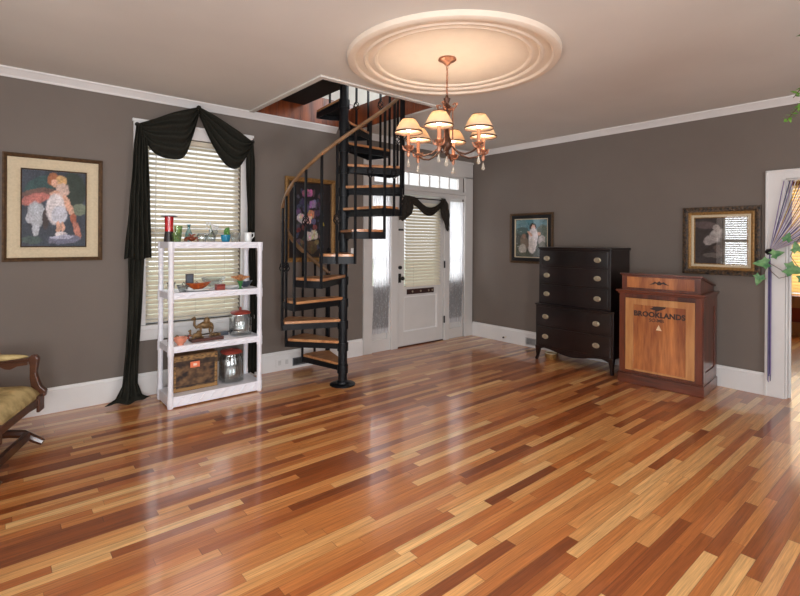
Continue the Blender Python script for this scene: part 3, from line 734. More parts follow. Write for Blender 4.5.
turned('glass_bowl', 'large clear scalloped glass bowl at the back of the second tier', 'bowl', -3.935, -.27, z, [(0, 0), (.04, 0), (.04, .015), (.08, .05), (.11, .10), (.106, .10), (.075, .052), (0, .02)], G['clear'], wob=lambda a, q: 1+.04*math.sin(12*a), n=36)
t = thing('trinket_box', 'small dark red square trinket box on the second tier', 'box', (-3.945, -.47, z))
MB().box(-3.982, -3.908, -.50, -.44, z, z+.036).build('body', G['redlid'], t, bevel=.004); MB().box(-3.984, -3.906, -.502, -.438, z+.036, z+.052).build('lid', pm('dark_red', srgb(120, 34, 26), .4), t, bevel=.004)
tag(MB().lathe([(0, 0), (.05, 0), (.085, .018), (.082, .022), (.05, .006), (0, .006)], (-3.83, -.39, z), 24).build('saucer', G['white'], smooth=True), 'white saucer behind the green flower vase', 'plate')
t = thing('flower_vase', 'little green glass vase holding one peach flower', 'vase', (-3.765, -.49, z))
MB().lathe([(0, 0), (.022, 0), (.01, .012), (.012, .03), (.024, .06), (.03, .075), (.027, .075), (.018, .05), (0, .02)], (-3.765, -.49, z), 18).build('vase_body', pane_mat('bright_green_glass', (.3, .7, .35), .1, .02, .5, (.15, .5, .2)), t, smooth=True)
c = MB()
for i in range(10):
    a = 2*PI*i/10; R_ = Matrix.Rotation(a, 3, 'Z')
    c.tube([R_ @ Vector((0, 0, 0))+Vector((-3.765, -.49, z+.075)), R_ @ Vector((.035, 0, .025))+Vector((-3.765, -.49, z+.08)), R_ @ Vector((.085, 0, .03))+Vector((-3.765, -.49, z+.08))], [.008, .016, .004], 6, flat=.5)
c.ball((-3.765, -.49, z+.105), .035, .03, .028)
c.build('blossom', G['flower'], t, smooth=True)
boat('oval_dish', 'dark slate oval dish at the right end of the second tier', 'dish', -3.665, -.36, z, .07, .06, .05, G['slate'])
# third tier
z = SH[2]
c = MB(); c.ball((-4.345, -.40, z+.028), .018, .028, .028); c.ball((-4.35, -.42, z+.055), .014); c.ball((-4.32, -.37, z+.02), .02, .02, .02)
tag(c.build('figurine', G['amber'], remesh=.004), 'tiny brown animal figurine at the left rear of the third tier', 'figurine')
c = MB(); c.ball((-4.25, -.38, z+.03), .04, .028, .024); c.ball((-4.285, -.40, z+.055), .018); c.ball((-4.21, -.37, z+.035), .02)
for s1 in (-.02, .02): c.cyl((-4.25+s1, -.38, z+.02), (-4.25+s1, -.38, z), .01)
tag(c.build('figurine', G['camel'], remesh=.004), 'small tan animal figurine behind the peach bowl', 'figurine')
t = thing('peach_bowl', 'small peach pink shell shaped bowl at the front of the third tier', 'bowl', (-4.28, -.48, z))
MB().lathe([(0, 0), (.025, 0), (.025, .008), (.045, .03), (.056, .062), (.052, .062), (.04, .03), (0, .012)], (-4.28, -.48, z), 28, wob=lambda a, q: 1+.07*math.sin(8*a)*(q > .02)).build('bowl', G['pink'], t, smooth=True)
c = MB(); c.ball((-4.22, -.48, z+.05), .012); c.ball((-4.207, -.48, z+.068), .009); c.build('handle', G['redlid'], t, smooth=True)
t = thing('camel_sculpture', 'bronze sculpture of a standing and a resting camel on a wooden base', 'sculpture', (-4.02, -.40, z))
MB().box(-4.18, -3.905, -.47, -.35, z, z+.028).build('base', G['bark'], t, bevel=.004)
c = MB(); x, y, b = -4.045, -.40, z+.028     # standing camel, head to the left
c.ball((x, y, b+.105), .062, .028, .034); c.ball((x+.01, y, b+.145), .028, .018, .03)
for dx, dy, sx in ((-.045, -.014, -.004), (-.04, .014, .004), (.045, -.014, .01), (.042, .014, -.004)):
    c.tube([(x+dx, y+dy, b+.10), (x+dx+sx, y+dy, b+.05), (x+dx-sx, y+dy, b+.012), (x+dx-sx-.006, y+dy, b-.002)], [.013, .008, .006, .008], 8)
c.tube([(x-.05, y, b+.105), (x-.082, y, b+.09), (x-.098, y, b+.115), (x-.096, y, b+.155), (x-.094, y, b+.175)], [.02, .015, .012, .01, .012], 8)
c.tube([(x-.088, y, b+.178), (x-.108, y, b+.172), (x-.124, y, b+.162)], [.014, .012, .007], 8)
c.tube([(x+.06, y, b+.11), (x+.07, y, b+.08), (x+.068, y, b+.06)], [.006, .004, .006], 6)
c.build('standing_camel', G['camel'], t, remesh=.0035)
c = MB(); x, y = -4.125, -.425
c.ball((x, y, b+.026), .045, .026, .024); c.ball((x+.01, y, b+.052), .018, .014, .016)
c.tube([(x-.035, y, b+.025), (x-.058, y, b+.03), (x-.06, y, b+.06), (x-.056, y, b+.075)], [.015, .011, .009, .009], 8)
c.tube([(x-.052, y, b+.076), (x-.078, y, b+.068)], [.010, .006], 8)
c.tube([(x-.03, y-.02, b+.01), (x-.06, y-.025, b+.006)], [.01, .007], 8); c.tube([(x+.03, y-.02, b+.01), (x+.05, y-.02, b+.004)], [.012, .007], 8)
c.build('resting_camel', G['camel'], t, remesh=.0035)
c = MB()
for i in range(6): c.ball((-3.985+.012*i, -.40+.012*math.sin(i*2.1), b+.010), .012, .012, .012+.006*math.sin(i*1.7)**2, 8, 5)
c.build('rocks', G['camel'], t)
def canister(name, label, x, y, z, r, h, lid, knob=True, sqr=False):
    t = thing(name, label, 'jar', (x, y, z))
    n = 28; wob = (lambda a, q: 1/max(abs(math.cos(a)), abs(math.sin(a)))**.55) if sqr else None
    MB().lathe([(0, 0), (r*.92, 0), (r, .012), (r, h*.80), (r*.8, h*.93), (r*.8, h), (r*.77, h), (r*.77, h*.92), (r*.965, h*.79), (r*.965, .018), (r*.88, .008), (0, .008)], (x, y, z), n, wob=wob).build('glass_body', G['clear'], t, smooth=True)
    MB().lathe([(0, h), (r*.88, h), (r*.92, h+.012), (r*.8, h+.024), (r*.15, h+.032), (r*.12, h+.04), (0, h+.04)], (x, y, z), n, wob=wob).build('lid', lid, t, smooth=True)
    if knob: MB().ball((x, y, z+h+.05), .012, .012, .014).build('knob', lid, t, smooth=True)
    return t
canister('glass_jar', 'large clear glass jar with a brick red lid on the third tier', -3.715, -.37, z, .092, .20, G['redlid'], sqr=True)
tag(MB().box(-3.90, -3.80, -.30, -.24, z, z+.03).build('slate_block', G['slate'], bevel=.004), 'low grey slate block behind the camel base on the third tier', 'ornament')
# bottom tier
z = SH[3]
def chest_art(u, v):
    r = noise.noise(Vector((u*6, v*6, 3)))+.5*noise.noise(Vector((u*15, v*15, 8)))
    base = Vector(srgb(92, 66, 44)); dk = Vector(srgb(36, 25, 22)); lt = Vector(srgb(136, 104, 68))
    c = base.lerp(dk, min(1, max(0, r*1.8))) if r > 0 else base.lerp(lt, min(1, -r*1.3))
    if v < .10 or v > .88 or u < .05 or u > .94:
        c = Vector(srgb(168, 128, 76)).lerp(dk, min(1, max(0, .35+1.1*noise.noise(Vector((u*14, v*30, 2))))) if v > .10 else .15)
    if .12 < v < .16 or .72 < v < .86: c = c.lerp(dk, .75)
    return c
t = thing('picture_box', 'brown hinged box with a decorated lid leaning on the bottom tier', 'box', (-4.14, -.40, z))
MB().box(-4.325, -3.945, -.43, -.29, z, z+.315).build('body', pm('brown_box', srgb(112, 80, 48), .6, var=.25, scale=14), t, bevel=.006)
nu, nv = 70, 60; mb = MB(); mb.grid(lambda u, v: (-4.32+.37*u, -.432, z+.006+.30*v), nu, nv)
mb.build('decorated_front', attr_mat('decorated_front', .6), t, colors=[chest_art(i/nu, j/nv) for i in range(nu+1) for j in range(nv+1)])
MB().box(-4.185, -4.105, -.438, -.432, z+.20, z+.25).build('price_tag', G['tag'], t)
MB().box(-4.16, -4.13, -.439, -.438, z+.215, z+.235).build('price_print', G['tagw'], t)
canister('glass_canister', 'square clear glass canister with a red lid on the bottom tier', -3.80, -.37, z, .10, .265, G['redlid'], knob=False, sqr=True)

# ================================================================= SPIRAL STAIR
PX, PY = -2.88, -.856
st = thing('spiral_staircase', 'black iron spiral staircase with oak treads rising through the ceiling opening', 'staircase', (PX, PY, 0))
C0 = Vector((PX, PY, 0))
def pol(a, r, z): a = math.radians(a); return Vector((PX+r*math.cos(a), PY+r*math.sin(a), z))
MB().cyl(C0+Vector((0,0,.012)), C0+Vector((0,0,4.05)), .044, n=24).build('pole', M['black'], st, smooth=True)
MB().lathe([(0, 4.05), (.05, 4.05), (.055, 4.08), (.03, 4.12), (0, 4.13)], (PX, PY, 0), 20).build('pole_cap', M['black'], st, smooth=True)
MB().lathe([(0, 0), (.125, 0), (.125, .010), (.115, .016), (.06, .018), (.055, .035), (.044, .04)], (PX, PY, 0), 32).build('base_plate', M['black'], st, smooth=True)
RISE = .2165; STEP = 28.7; A0 = 73.3; NT = 13; RO = .572
for k in range(1, NT+1):
    z = RISE*k; a0 = A0+STEP*(k-1)-1.0; a1 = a0+STEP+2.0
    def wedge(r0, r1, z0, z1, a0, a1, n=8):
        poly = [pol(a0, r0, 0), ]+[pol(a0+(a1-a0)*i/n, r1, 0) for i in range(n+1)]+[pol(a1, r0, 0)]
        return poly
    # tread: straight-sided wedge with a little width at the hub
    def tw(r1, inset, z0, z1):
        A0_, A1_ = math.radians(a0), math.radians(a1)
        d0 = Vector((math.cos(A0_), math.sin(A0_), 0)); d1 = Vector((math.cos(A1_), math.sin(A1_), 0))
        n0 = Vector((math.sin(A0_), -math.cos(A0_), 0)); n1 = -Vector((math.sin(A1_), -math.cos(A1_), 0))
        hw = .034-inset
        pts = [C0+d0*.035+n0*hw]+[C0+d0*(r1-.01)+n0*hw*.2]
        for i in range(1, 6):
            a = a0+(a1-a0)*i/6; pts.append(pol(a, r1, 0))
        pts += [C0+d1*(r1-.01)+n1*hw*.2, C0+d1*.035+n1*hw]
        mb = MB(); n = len(pts)
        mb.add([Vector((p.x, p.y, z0)) for p in pts]+[Vector((p.x, p.y, z1)) for p in pts], [tuple(range(n))[::-1], tuple(range(n, 2*n))]+[(i, (i+1) % n, (i+1) % n+n, i+n) for i in range(n)])
        return mb
    tr_ = tw(RO, 0, z-.026, z).build('tread', M['tread'], st, bevel=.004)
    # iron pan under the board: a hollow tray with a deep rim
    pan = tw(RO+.006, -.004, z-.036, z-.026)
    A = [pol(a0, .05, 0), pol(a0, RO, 0)]; B = [pol(a1, .05, 0), pol(a1, RO, 0)]
    for (p, q) in (A, B): 
        dd = (q-p).normalized(); nn = Vector((-dd.y, dd.x, 0))*.004
        pan.add([p-nn+Vector((0,0,z-.085)), q-nn+Vector((0,0,z-.085)), q+nn+Vector((0,0,z-.085)), p+nn+Vector((0,0,z-.085)), p-nn+Vector((0,0,z-.03)), q-nn+Vector((0,0,z-.03)), q+nn+Vector((0,0,z-.03)), p+nn+Vector((0,0,z-.03))],
                [(0,3,2,1),(4,5,6,7),(0,1,5,4),(1,2,6,5),(2,3,7,6),(3,0,4,7)])
    for i in range(8):
        aa, ab = a0+(a1-a0)*i/8, a0+(a1-a0)*(i+1)/8
        p, q = pol(aa, RO+.002, 0), pol(ab, RO+.002, 0); p2, q2 = pol(aa, RO+.010, 0), pol(ab, RO+.010, 0)
        pan.add([p+Vector((0,0,z-.085)), q+Vector((0,0,z-.085)), q2+Vector((0,0,z-.085)), p2+Vector((0,0,z-.085)), p+Vector((0,0,z-.022)), q+Vector((0,0,z-.022)), q2+Vector((0,0,z-.022)), p2+Vector((0,0,z-.022))],
                [(0,3,2,1),(4,5,6,7),(0,1,5,4),(1,2,6,5),(2,3,7,6),(3,0,4,7)])
    pan.build('tread_pan', M['black'], tr_)
    MB().lathe([(.0445, z-.10), (.054, z-.10), (.054, z-.02), (.0445, z-.02)], (PX, PY, 0), 20).build('tread_collar', M['black'], tr_, smooth=True)
RAIL = .905
def railz(a): return RISE*((a-A0)/STEP+1)+RAIL-.06
RB = RO+.012
def baluster(a, zb, zt, kn):
    c = MB(); n = 1
    p = pol(a, RB, zb)
    if kn is None: c.sq(pol(a, RB, zb), pol(a, RB, zt), .0092)
    else:
        c.sq(pol(a, RB, zb), pol(a, RB, kn-.05), .0092); c.sq(pol(a, RB, kn+.05), pol(a, RB, zt), .0092)
    o = c.build('baluster', M['black'], st)
    if kn is not None:
        c = MB()
        for q in range(4):
            pts = []
            for i in range(11):
                f = i/10; an = q*PI/2+f*PI; rr = .028*math.sin(PI*f)+.004
                b = pol(a, RB, kn-.05+.10*f); pts.append(b+Vector((rr*math.cos(an), rr*math.sin(an), 0)))
            c.tube(pts, .005, 6)
        c.ball(pol(a, RB, kn-.052), .013, .013, .009, 8, 5); c.ball(pol(a, RB, kn+.052), .013, .013, .009, 8, 5)
        c.build('basket_twist', M['black'], o, smooth=True)
    # small shoe where it meets the tread rim
for k in range(1, NT+1):
    z = RISE*k; a = A0+STEP*(k-1)
    low = z-RISE-.085 if k > 1 else z-.085
    baluster(a+1.0, max(low, .0+z-.31), railz(a+1.0), None)
    baluster(a+STEP*.5, z-.085, railz(a+STEP*.5), (z+.50) if k % 2 else (z+.30))
# start newel at the first tread
c = MB(); c.sq(pol(A0-1, RB, .10), pol(A0-1, RB, 1.30), .014); c.ball(pol(A0-1, RB, 1.315), .022); c.build('newel_post', M['black'], st)
pts = [pol(a, RB, railz(a)+.012) for a in [A0-2+i*6 for i in range(int((STEP*NT+4)/6)+1)]]
MB().tube(pts, .021, 10, flat=.8).build('handrail', M['rail'], st, smooth=True)
# landing platform at the top
LZ = RISE*14
c = MB(); c.box(OX0+.013, PX+.03, PY-.02, -.002, LZ-.10, LZ-.03); ld = c.build('landing', M['blackmatt'], st, bevel=.003)
MB().box(OX0+.013, PX+.03, PY-.02, -.002, LZ-.03, LZ).build('landing_board', M['tread'], ld, bevel=.003)

# ================================================================= CEILING MEDALLION + CHANDELIER
MX, MY = -2.952, -2.378
c = MB(); R_ = .762
prof = [(0, H-.001), (0, H-.004), (.54, H-.004), (.548, H-.016), (.565, H-.019), (.575, H-.011), (.61, H-.011), (.618, H-.025), (.635, H-.029), (.645, H-.019), (.695, H-.021), (.705, H-.038), (.742, H-.042), (.756, H-.032), (R_, H-.001)]
c.lathe(prof, (MX, MY, 0), 96)
tag(c.build('ceiling_medallion', pm('plaster', srgb(222, 206, 188), .7, var=.02), smooth=True), 'large round moulded plaster medallion on the ceiling above the chandelier', 'medallion')
CX, CY = -3.0, -2.376
ch = thing('chandelier', 'six arm copper chandelier with cream fabric shades hanging below the ceiling medallion', 'chandelier', (CX, CY, 1.93))
Cc = Vector((CX, CY, 0))
MB().lathe([(0, H-.005), (.062, H-.005), (.066, H-.016), (.05, H-.026), (.03, H-.034), (.018, H-.052), (0, H-.055)], (CX, CY, 0), 28).build('canopy', M['copper'], ch, smooth=True)
z = H-.055; i = 0
c = MB()
while z > 2.475:
    # oval links, turned alternately
    pts = []
    for k in range(10):
        a = 2*PI*k/10; u = .008*math.cos(a); v = .015*math.sin(a)
        pts.append(Cc+Vector((u if i % 2 else 0, 0 if i % 2 else u, z-.015+v)))
    c.tube(pts, .0022, 5, closed=True); z -= .0245; i += 1
c.tube([Cc+Vector((.004*math.sin(q*1.3), .004*math.cos(q), H-.055-.27*q/12)) for q in range(13)], .002, 5)
c.build('chain', M['copper'], ch, smooth=True)
c = MB()
c.lathe([(0, 2.475), (.008, 2.472), (.012, 2.455), (.026, 2.445), (.02, 2.43), (.013, 2.41), (.02, 2.40), (.030, 2.385), (.014, 2.37), (.011, 2.30), (.013, 2.2), (.022, 2.17), (.034, 2.14), (.038, 2.11), (.026, 2.08), (.012, 2.065), (.016, 2.05), (.006, 2.035), (0, 2.03)], (CX, CY, 0), 20)
c.build('stem', M['darkcopper'], ch, smooth=True)
c = MB()
for q in range(4):
    a = q*PI/2+.4; d = Vector((math.cos(a), math.sin(a), 0))
    c.tube([Cc+d*.012+Vector((0,0,2.37)), Cc+d*.05+Vector((0,0,2.36)), Cc+d*.072+Vector((0,0,2.385)), Cc+d*.06+Vector((0,0,2.41)), Cc+d*.045+Vector((0,0,2.395))], [.009, .007, .006, .005, .008], 6)
    c.tube([Cc+d*.045+Vector((0,0,2.36)), Cc+d*.045+Vector((0,0,2.14))], .0055, 6)
    c.ball(Cc+d*.045+Vector((0,0,2.365)), .014); c.ball(Cc+d*.075+Vector((0,0,2.40)), .011)
c.build('scroll_cage', M['copper'], ch, smooth=True)
# translucent cream shade
shade_m, _ = cloth_mat('cream_shade', srgb(236, 214, 184), .40, 0, .02, 8)
cand = pm('candle_sleeve', srgb(190, 130, 96), .45)
bulbm, bt, bb = nt('lamp_bulb'); bb.inputs['Emission Color'].default_value = (1, .82, .6, 1); bb.inputs['Emission Strength'].default_value = 14
crystal = pane_mat('crystal', (.95, .93, .88), .3, .0, .35, (.9, .86, .78))
Fd = Vector((.645, .764, 0)); Rd = Vector((.764, -.645, 0))
def drop(c_, z0, parent, s_=1):
    m = MB(); m.lathe([(0, z0), (.004*s_, z0-.004), (.005*s_, z0-.012), (.009*s_, z0-.03*s_), (.013*s_, z0-.044*s_), (.008*s_, z0-.055*s_), (0, z0-.058*s_)], c_, 8)
    return m.build('crystal_drop', crystal, parent)
for k in range(6):
    a = math.radians(14+60*k); d = Rd*math.cos(a)+Fd*math.sin(a); E = Cc+d*.285
    pts = [Cc+d*r_+Vector((0,0,zz)) for r_, zz in ((.02, 2.12), (.06, 2.085), (.11, 2.045), (.17, 2.025), (.23, 2.035), (.27, 2.055), (.285, 2.075))]
    # smooth the arm
    sm_ = []
    for i in range(len(pts)-1):
        for f in (0, .5): sm_.append(pts[i].lerp(pts[i+1], f))
    sm_.append(pts[-1])
    arm = MB().tube(sm_, .0065, 8).build('arm', M['darkcopper'], ch, smooth=True)
    c = MB(); c.lathe([(0, 2.07), (.012, 2.07), (.03, 2.082), (.033, 2.09), (.02, 2.088), (.013, 2.10)], (E.x, E.y, 0), 16)
    c.lathe([(0, 2.01), (.008, 2.012), (.014, 2.03), (.01, 2.05), (.018, 2.06), (.012, 2.072), (0, 2.072)], (E.x, E.y, 0), 14)
    for q in range(5):
        aa = q*2*PI/5; dq = Vector((math.cos(aa), math.sin(aa), 0))
        c.tube([E+dq*.01+Vector((0,0,2.055)), E+dq*.034+Vector((0,0,2.066)), E+dq*.044+Vector((0,0,2.092))], [.006, .008, .003], 6, flat=.5)
    c.build('bobeche', M['copper'], arm, smooth=True)
    MB().cyl((E.x, E.y, 2.09), (E.x, E.y, 2.185), .0125, n=14).build('candle_sleeve', cand, arm, smooth=True)
    MB().lathe([(0, 2.185), (.009, 2.185), (.016, 2.205), (.015, 2.225), (.005, 2.25), (0, 2.255)], (E.x, E.y, 0), 12).build('bulb', bulbm, arm, smooth=True)
    sh = MB().lathe([(.098, 2.185), (.084, 2.215), (.066, 2.248), (.046, 2.276)], (E.x, E.y, 0), 32).build('shade', shade_m, ch, smooth=True, solid=.0015)
    MB().lathe([(.0995, 2.181), (.1005, 2.184), (.0990, 2.191), (.0965, 2.191), (.0975, 2.181), (.0995, 2.181)], (E.x, E.y, 0), 32).build('lower_shade_trim', M['darkcopper'], sh, smooth=True)
    MB().lathe([(.045, 2.274), (.0475, 2.274), (.0465, 2.280), (.044, 2.280), (.045, 2.274)], (E.x, E.y, 0), 24).build('upper_shade_trim', M['darkcopper'], sh, smooth=True)
    c = MB(); c.tube([(E.x-.045, E.y, 2.276), (E.x+.045, E.y, 2.276)], .0015, 5); c.tube([(E.x, E.y-.045, 2.276), (E.x, E.y+.045, 2.276)], .0015, 5); c.cyl((E.x, E.y, 2.25), (E.x, E.y, 2.286), .004, n=8); c.build('shade_carrier', M['copper'], sh)
    c = MB(); c.cyl((E.x, E.y, 2.012), (E.x, E.y, 1.995), .0012, n=5); c.build('drop_wire', M['copper'], arm)
    drop((E.x, E.y, 0), 1.998, ch)
    li = bpy.data.lights.new('bulb_light', 'POINT'); li.energy = 4.2; li.color = (1, .82, .64); li.shadow_soft_size = .03
    lo = bpy.data.objects.new('bulb_light', li); COL.objects.link(lo); lo.location = (E.x, E.y, 2.235)
drop((CX, CY, 0), 2.03, ch, 1.3)

# ================================================================= PICTURES
def paint(blobs, bg, seed=0, nz=.25, bgf=None):
    def fn(u, v):
        w = Vector((u*3, v*3, seed)); n1 = noise.noise(w); n2 = noise.noise(w*4)
        c = Vector(bg if not bgf else bgf(u, v))*(1+nz*2*n1+nz*n2)
        du = .016*noise.noise(Vector((u*14, v*14, seed+5)))+.012*noise.noise(Vector((u*36, v*36, seed+5))); dv = .016*noise.noise(Vector((u*14, v*14, seed+9)))+.012*noise.noise(Vector((u*36, v*36, seed+9)))
        for (cx, cy, rx, ry, an, col) in blobs:
            a = math.radians(an); x = u-cx+du; y = v-cy+dv
            xx = (x*math.cos(a)+y*math.sin(a))/rx; yy = (-x*math.sin(a)+y*math.cos(a))/ry
            d = xx*xx+yy*yy
            if d < 1.25:
                k = min(1, (1.25-d)/.4); shade = 1+.22*n2
                c = c.lerp(Vector(col)*shade, k)
        c = c*(1+.45*noise.noise(Vector((u*44, v*44, seed+2)))+.25*noise.noise(Vector((u*11, v*11, seed+3))))
        return [max(0, min(1, q)) for q in c]
    return fn
skin = srgb(226, 176, 150); wh = srgb(232, 222, 222); hair = srgb(170, 104, 66); blonde = srgb(222, 178, 120)
def picture(label, face, pos, w_, h_, fw, layers, art, mats, glass=None, name='framed_picture', group='framed pictures on the walls', fd=.03, res=90, carve=None):
    """face 'L' hangs on y=0, 'R' on x=0. pos=(u,z) lower-left-edge centre. layers: list of (inset, mat, depth)"""
    u, z0 = pos
    P = (lambda a, d, zz: Vector((u-w_/2+a, -d, z0+zz))) if face == 'L' else (lambda a, d, zz: Vector((-d, u+w_/2-a, z0+zz)))
    t = thing(name, label, 'picture', P(w_/2, .005, 0), group)
    def ring(a0, a1, d0, d1):   # picture moulding between insets
        m = MB(); prof = [(a0, .003), (a0, d0), ((a0*.6+a1*.4), max(d0, d1)+.004), (a1, d1), (a1, .003)]
        vs = []; n = len(prof)
        for cx, cz in ((0, 0), (1, 0), (1, 1), (0, 1)):
            for ins, dd in prof: vs.append(P((w_-ins) if cx else ins, dd, (h_-ins) if cz else ins))
        fs = []
        for i in range(4):
            for k in range(n): fs.append((i*n+k, i*n+(k+1) % n, ((i+1) % 4)*n+(k+1) % n, ((i+1) % 4)*n+k))
        return m.add(vs, fs)
    r0 = ring(0, fw, fd, fd*.7)
    if carve:
        step = .035
        for side in range(4):
            L_ = w_ if side % 2 == 0 else h_; nn = int(L_/step)
            for i in range(nn):
                s_ = (i+.5)*L_/nn; q = fw*.5
                a, b = ((s_, q), (w_-q, s_), (s_, h_-q), (q, s_))[side]
                r0.ball(P(a, fd*.9, b), .013, .013, .013, 7, 4)
    r0.build('frame', mats[0], t, smooth=bool(carve))
    ins = fw
    for (wd_, mt, dd, nm) in layers:
        ring(ins, ins+wd_, dd, dd*.9).build(nm, mt, t); ins += wd_
    mb = MB(); aw, ah = w_-2*ins, h_-2*ins; nu = res; nv = int(res*ah/aw)
    mb.grid(lambda a, b: P(ins+aw*a, .006, ins+ah*b), nu, nv)
    o = mb.build('artwork', attr_mat('artwork_paint', .6), t, colors=[art(i/nu, j/nv) for i in range(nu+1) for j in range(nv+1)])
    if glass:
        m = MB(); a, b = P(fw*.9, fd*.5, fw*.9), P(w_-fw*.9, fd*.5+.002, h_-fw*.9); m.box(a.x, b.x, a.y, b.y, a.z, b.z); m.build('glass', glass, t)
    return t
# left: child in white frock with an animal
art = paint([(.30,.80,.28,.12,20,srgb(52,84,84)),(.8,.75,.2,.25,0,srgb(46,60,50)),(.9,.5,.12,.08,0,srgb(120,130,110)),(.25,.70,.26,.06,8,srgb(120,90,80)),(.2,.62,.22,.07,12,srgb(196,120,110)),
    (.22,.42,.13,.16,10,srgb(180,184,190)),(.22,.30,.06,.16,-5,srgb(196,198,204)),(.36,.36,.05,.14,0,srgb(70,60,60)),(.12,.36,.06,.07,30,srgb(190,190,196)),
    (.50,.88,.11,.09,-20,hair),(.60,.86,.09,.09,0,blonde),(.50,.84,.06,.05,0,skin),(.62,.74,.10,.11,-25,srgb(220,190,176)),(.50,.70,.08,.04,10,skin),
    (.52,.50,.15,.20,-6,wh),(.58,.42,.12,.12,0,srgb(206,206,216)),(.72,.55,.05,.16,28,skin),(.80,.38,.05,.07,0,srgb(170,96,70)),(.86,.22,.05,.13,20,srgb(198,130,110)),
    (.56,.26,.035,.08,0,skin),(.63,.25,.03,.07,0,skin),(.60,.16,.09,.035,0,wh),(.66,.09,.25,.06,4,srgb(120,120,140)),(.62,.12,.18,.025,4,srgb(180,180,198)),(.15,.08,.16,.05,0,srgb(70,88,84))], srgb(62,70,82), 1)
picture('cream matted picture of a child in a white frock, leftmost on the window wall', 'L', (-5.122, 1.235), .662, .85, .03, [(.082, M['mat'], .016, 'mat'), (.008, M['golddark'], .015, 'inner_trim')], art, [M['golddark']], M['picglass'])
# flowers behind the stair
fb = [(.5,.5,.42,.44,0,srgb(22,16,20))]
rr = random.Random(5)
for (x, y, r, c_) in [(.38,.86,.08,srgb(150,80,124)),(.48,.87,.07,srgb(170,96,140)),(.56,.72,.08,srgb(140,120,150)),(.30,.74,.06,srgb(60,56,90)),(.40,.66,.08,srgb(70,66,100)),(.22,.6,.07,srgb(86,70,96)),(.28,.52,.09,srgb(206,190,196)),(.52,.58,.08,srgb(200,126,100)),(.48,.5,.07,srgb(220,170,160)),(.58,.48,.06,srgb(90,84,120)),(.68,.60,.06,srgb(70,50,80)),(.72,.72,.05,srgb(60,40,70)),(.36,.40,.07,srgb(90,48,50)),(.46,.28,.09,srgb(196,176,170)),(.60,.30,.09,srgb(186,172,160)),(.62,.40,.05,srgb(120,60,60)),(.22,.36,.05,srgb(110,40,40)),(.40,.16,.10,srgb(70,50,36)),(.55,.13,.12,srgb(86,66,40)),(.82,.44,.03,srgb(160,140,40)),(.3,.2,.05,srgb(96,80,60)),(.66,.2,.05,srgb(120,100,60))]:
    fb.append((x, y, r, r*.7, 0, c_)); 
    for q in range(5): fb.append((x+rr.uniform(-r, r)*.7, y+rr.uniform(-r, r)*.5, r*.34, r*.25, rr.uniform(0, 90), [min(1, v*rr.uniform(.6, 1.5)) for v in c_]))
for q in range(60): fb.insert(1, (rr.uniform(.15,.8), rr.uniform(.12,.9), rr.uniform(.02,.06), rr.uniform(.015,.04), rr.uniform(0,90), srgb(*[rr.choice([(58,62,84),(44,50,66),(70,66,78),(52,58,48),(84,60,66)])][0])))
picture('gilt framed dark still life of flowers behind the spiral stair', 'L', (-2.768, 1.17), .635, .945, .045, [(.012, M['golddark'], .02, 'inner_trim')], paint(fb, srgb(26,18,18), 4), [M['gold']])
# right wall, small
art = paint([(.5,.85,.6,.2,0,srgb(96,140,150)),(.2,.7,.2,.1,0,srgb(60,90,90)),(.85,.6,.2,.25,0,srgb(90,104,90)),(.5,.2,.6,.2,0,srgb(60,66,50)),(.55,.80,.11,.10,0,srgb(60,44,36)),(.56,.79,.06,.07,0,skin),(.56,.52,.14,.26,0,wh),(.52,.30,.13,.2,0,srgb(216,206,200)),(.28,.38,.12,.2,20,srgb(120,100,84)),(.26,.56,.06,.06,0,srgb(150,110,90)),(.22,.22,.12,.12,0,srgb(180,170,160)),(.82,.45,.10,.13,-20,srgb(190,180,176)),(.74,.62,.05,.05,0,skin),(.84,.3,.09,.12,0,srgb(130,130,120)),(.45,.62,.1,.03,-40,skin)], srgb(50,58,54), 9)
picture('dark wood framed picture of a woman in white above the chest of drawers', 'R', (-1.043, 1.12), .67, .675, .03, [(.045, M['blackmatt'], .026, 'liner'), (.012, M['mat'], .02, 'inner_trim')], art, [M['golddark']], M['picglass'])
# right wall, ornate with shiny glass
art = paint([(.2,.85,.25,.08,-5,srgb(120,104,104)),(.45,.62,.16,.14,25,srgb(214,208,204)),(.42,.78,.07,.08,0,srgb(206,196,190)),(.30,.52,.14,.10,35,srgb(200,190,186)),(.25,.3,.2,.05,40,srgb(60,50,48)),(.5,.3,.15,.08,-30,srgb(120,104,96)),(.35,.18,.2,.05,0,srgb(130,120,114)),(.75,.5,.25,.4,0,srgb(110,104,100)),(.8,.75,.2,.2,0,srgb(90,88,86)),(.55,.45,.05,.12,-15,srgb(80,64,58))], srgb(70,62,62), 13)
picture('ornate black and gold framed picture beside the right doorway', 'R', (-3.232, 1.097), .665, .675, .05, [(.028, M['gold'], .022, 'gilt_liner'), (.024, M['mat'], .018, 'mat'), (.01, M['gold'], .016, 'inner_trim')], art, [pm('black_gilt_carving', (.004, .004, .004), .4, .0, scale=45, col2=srgb(92, 66, 38))], M['picglass2'], carve=True)

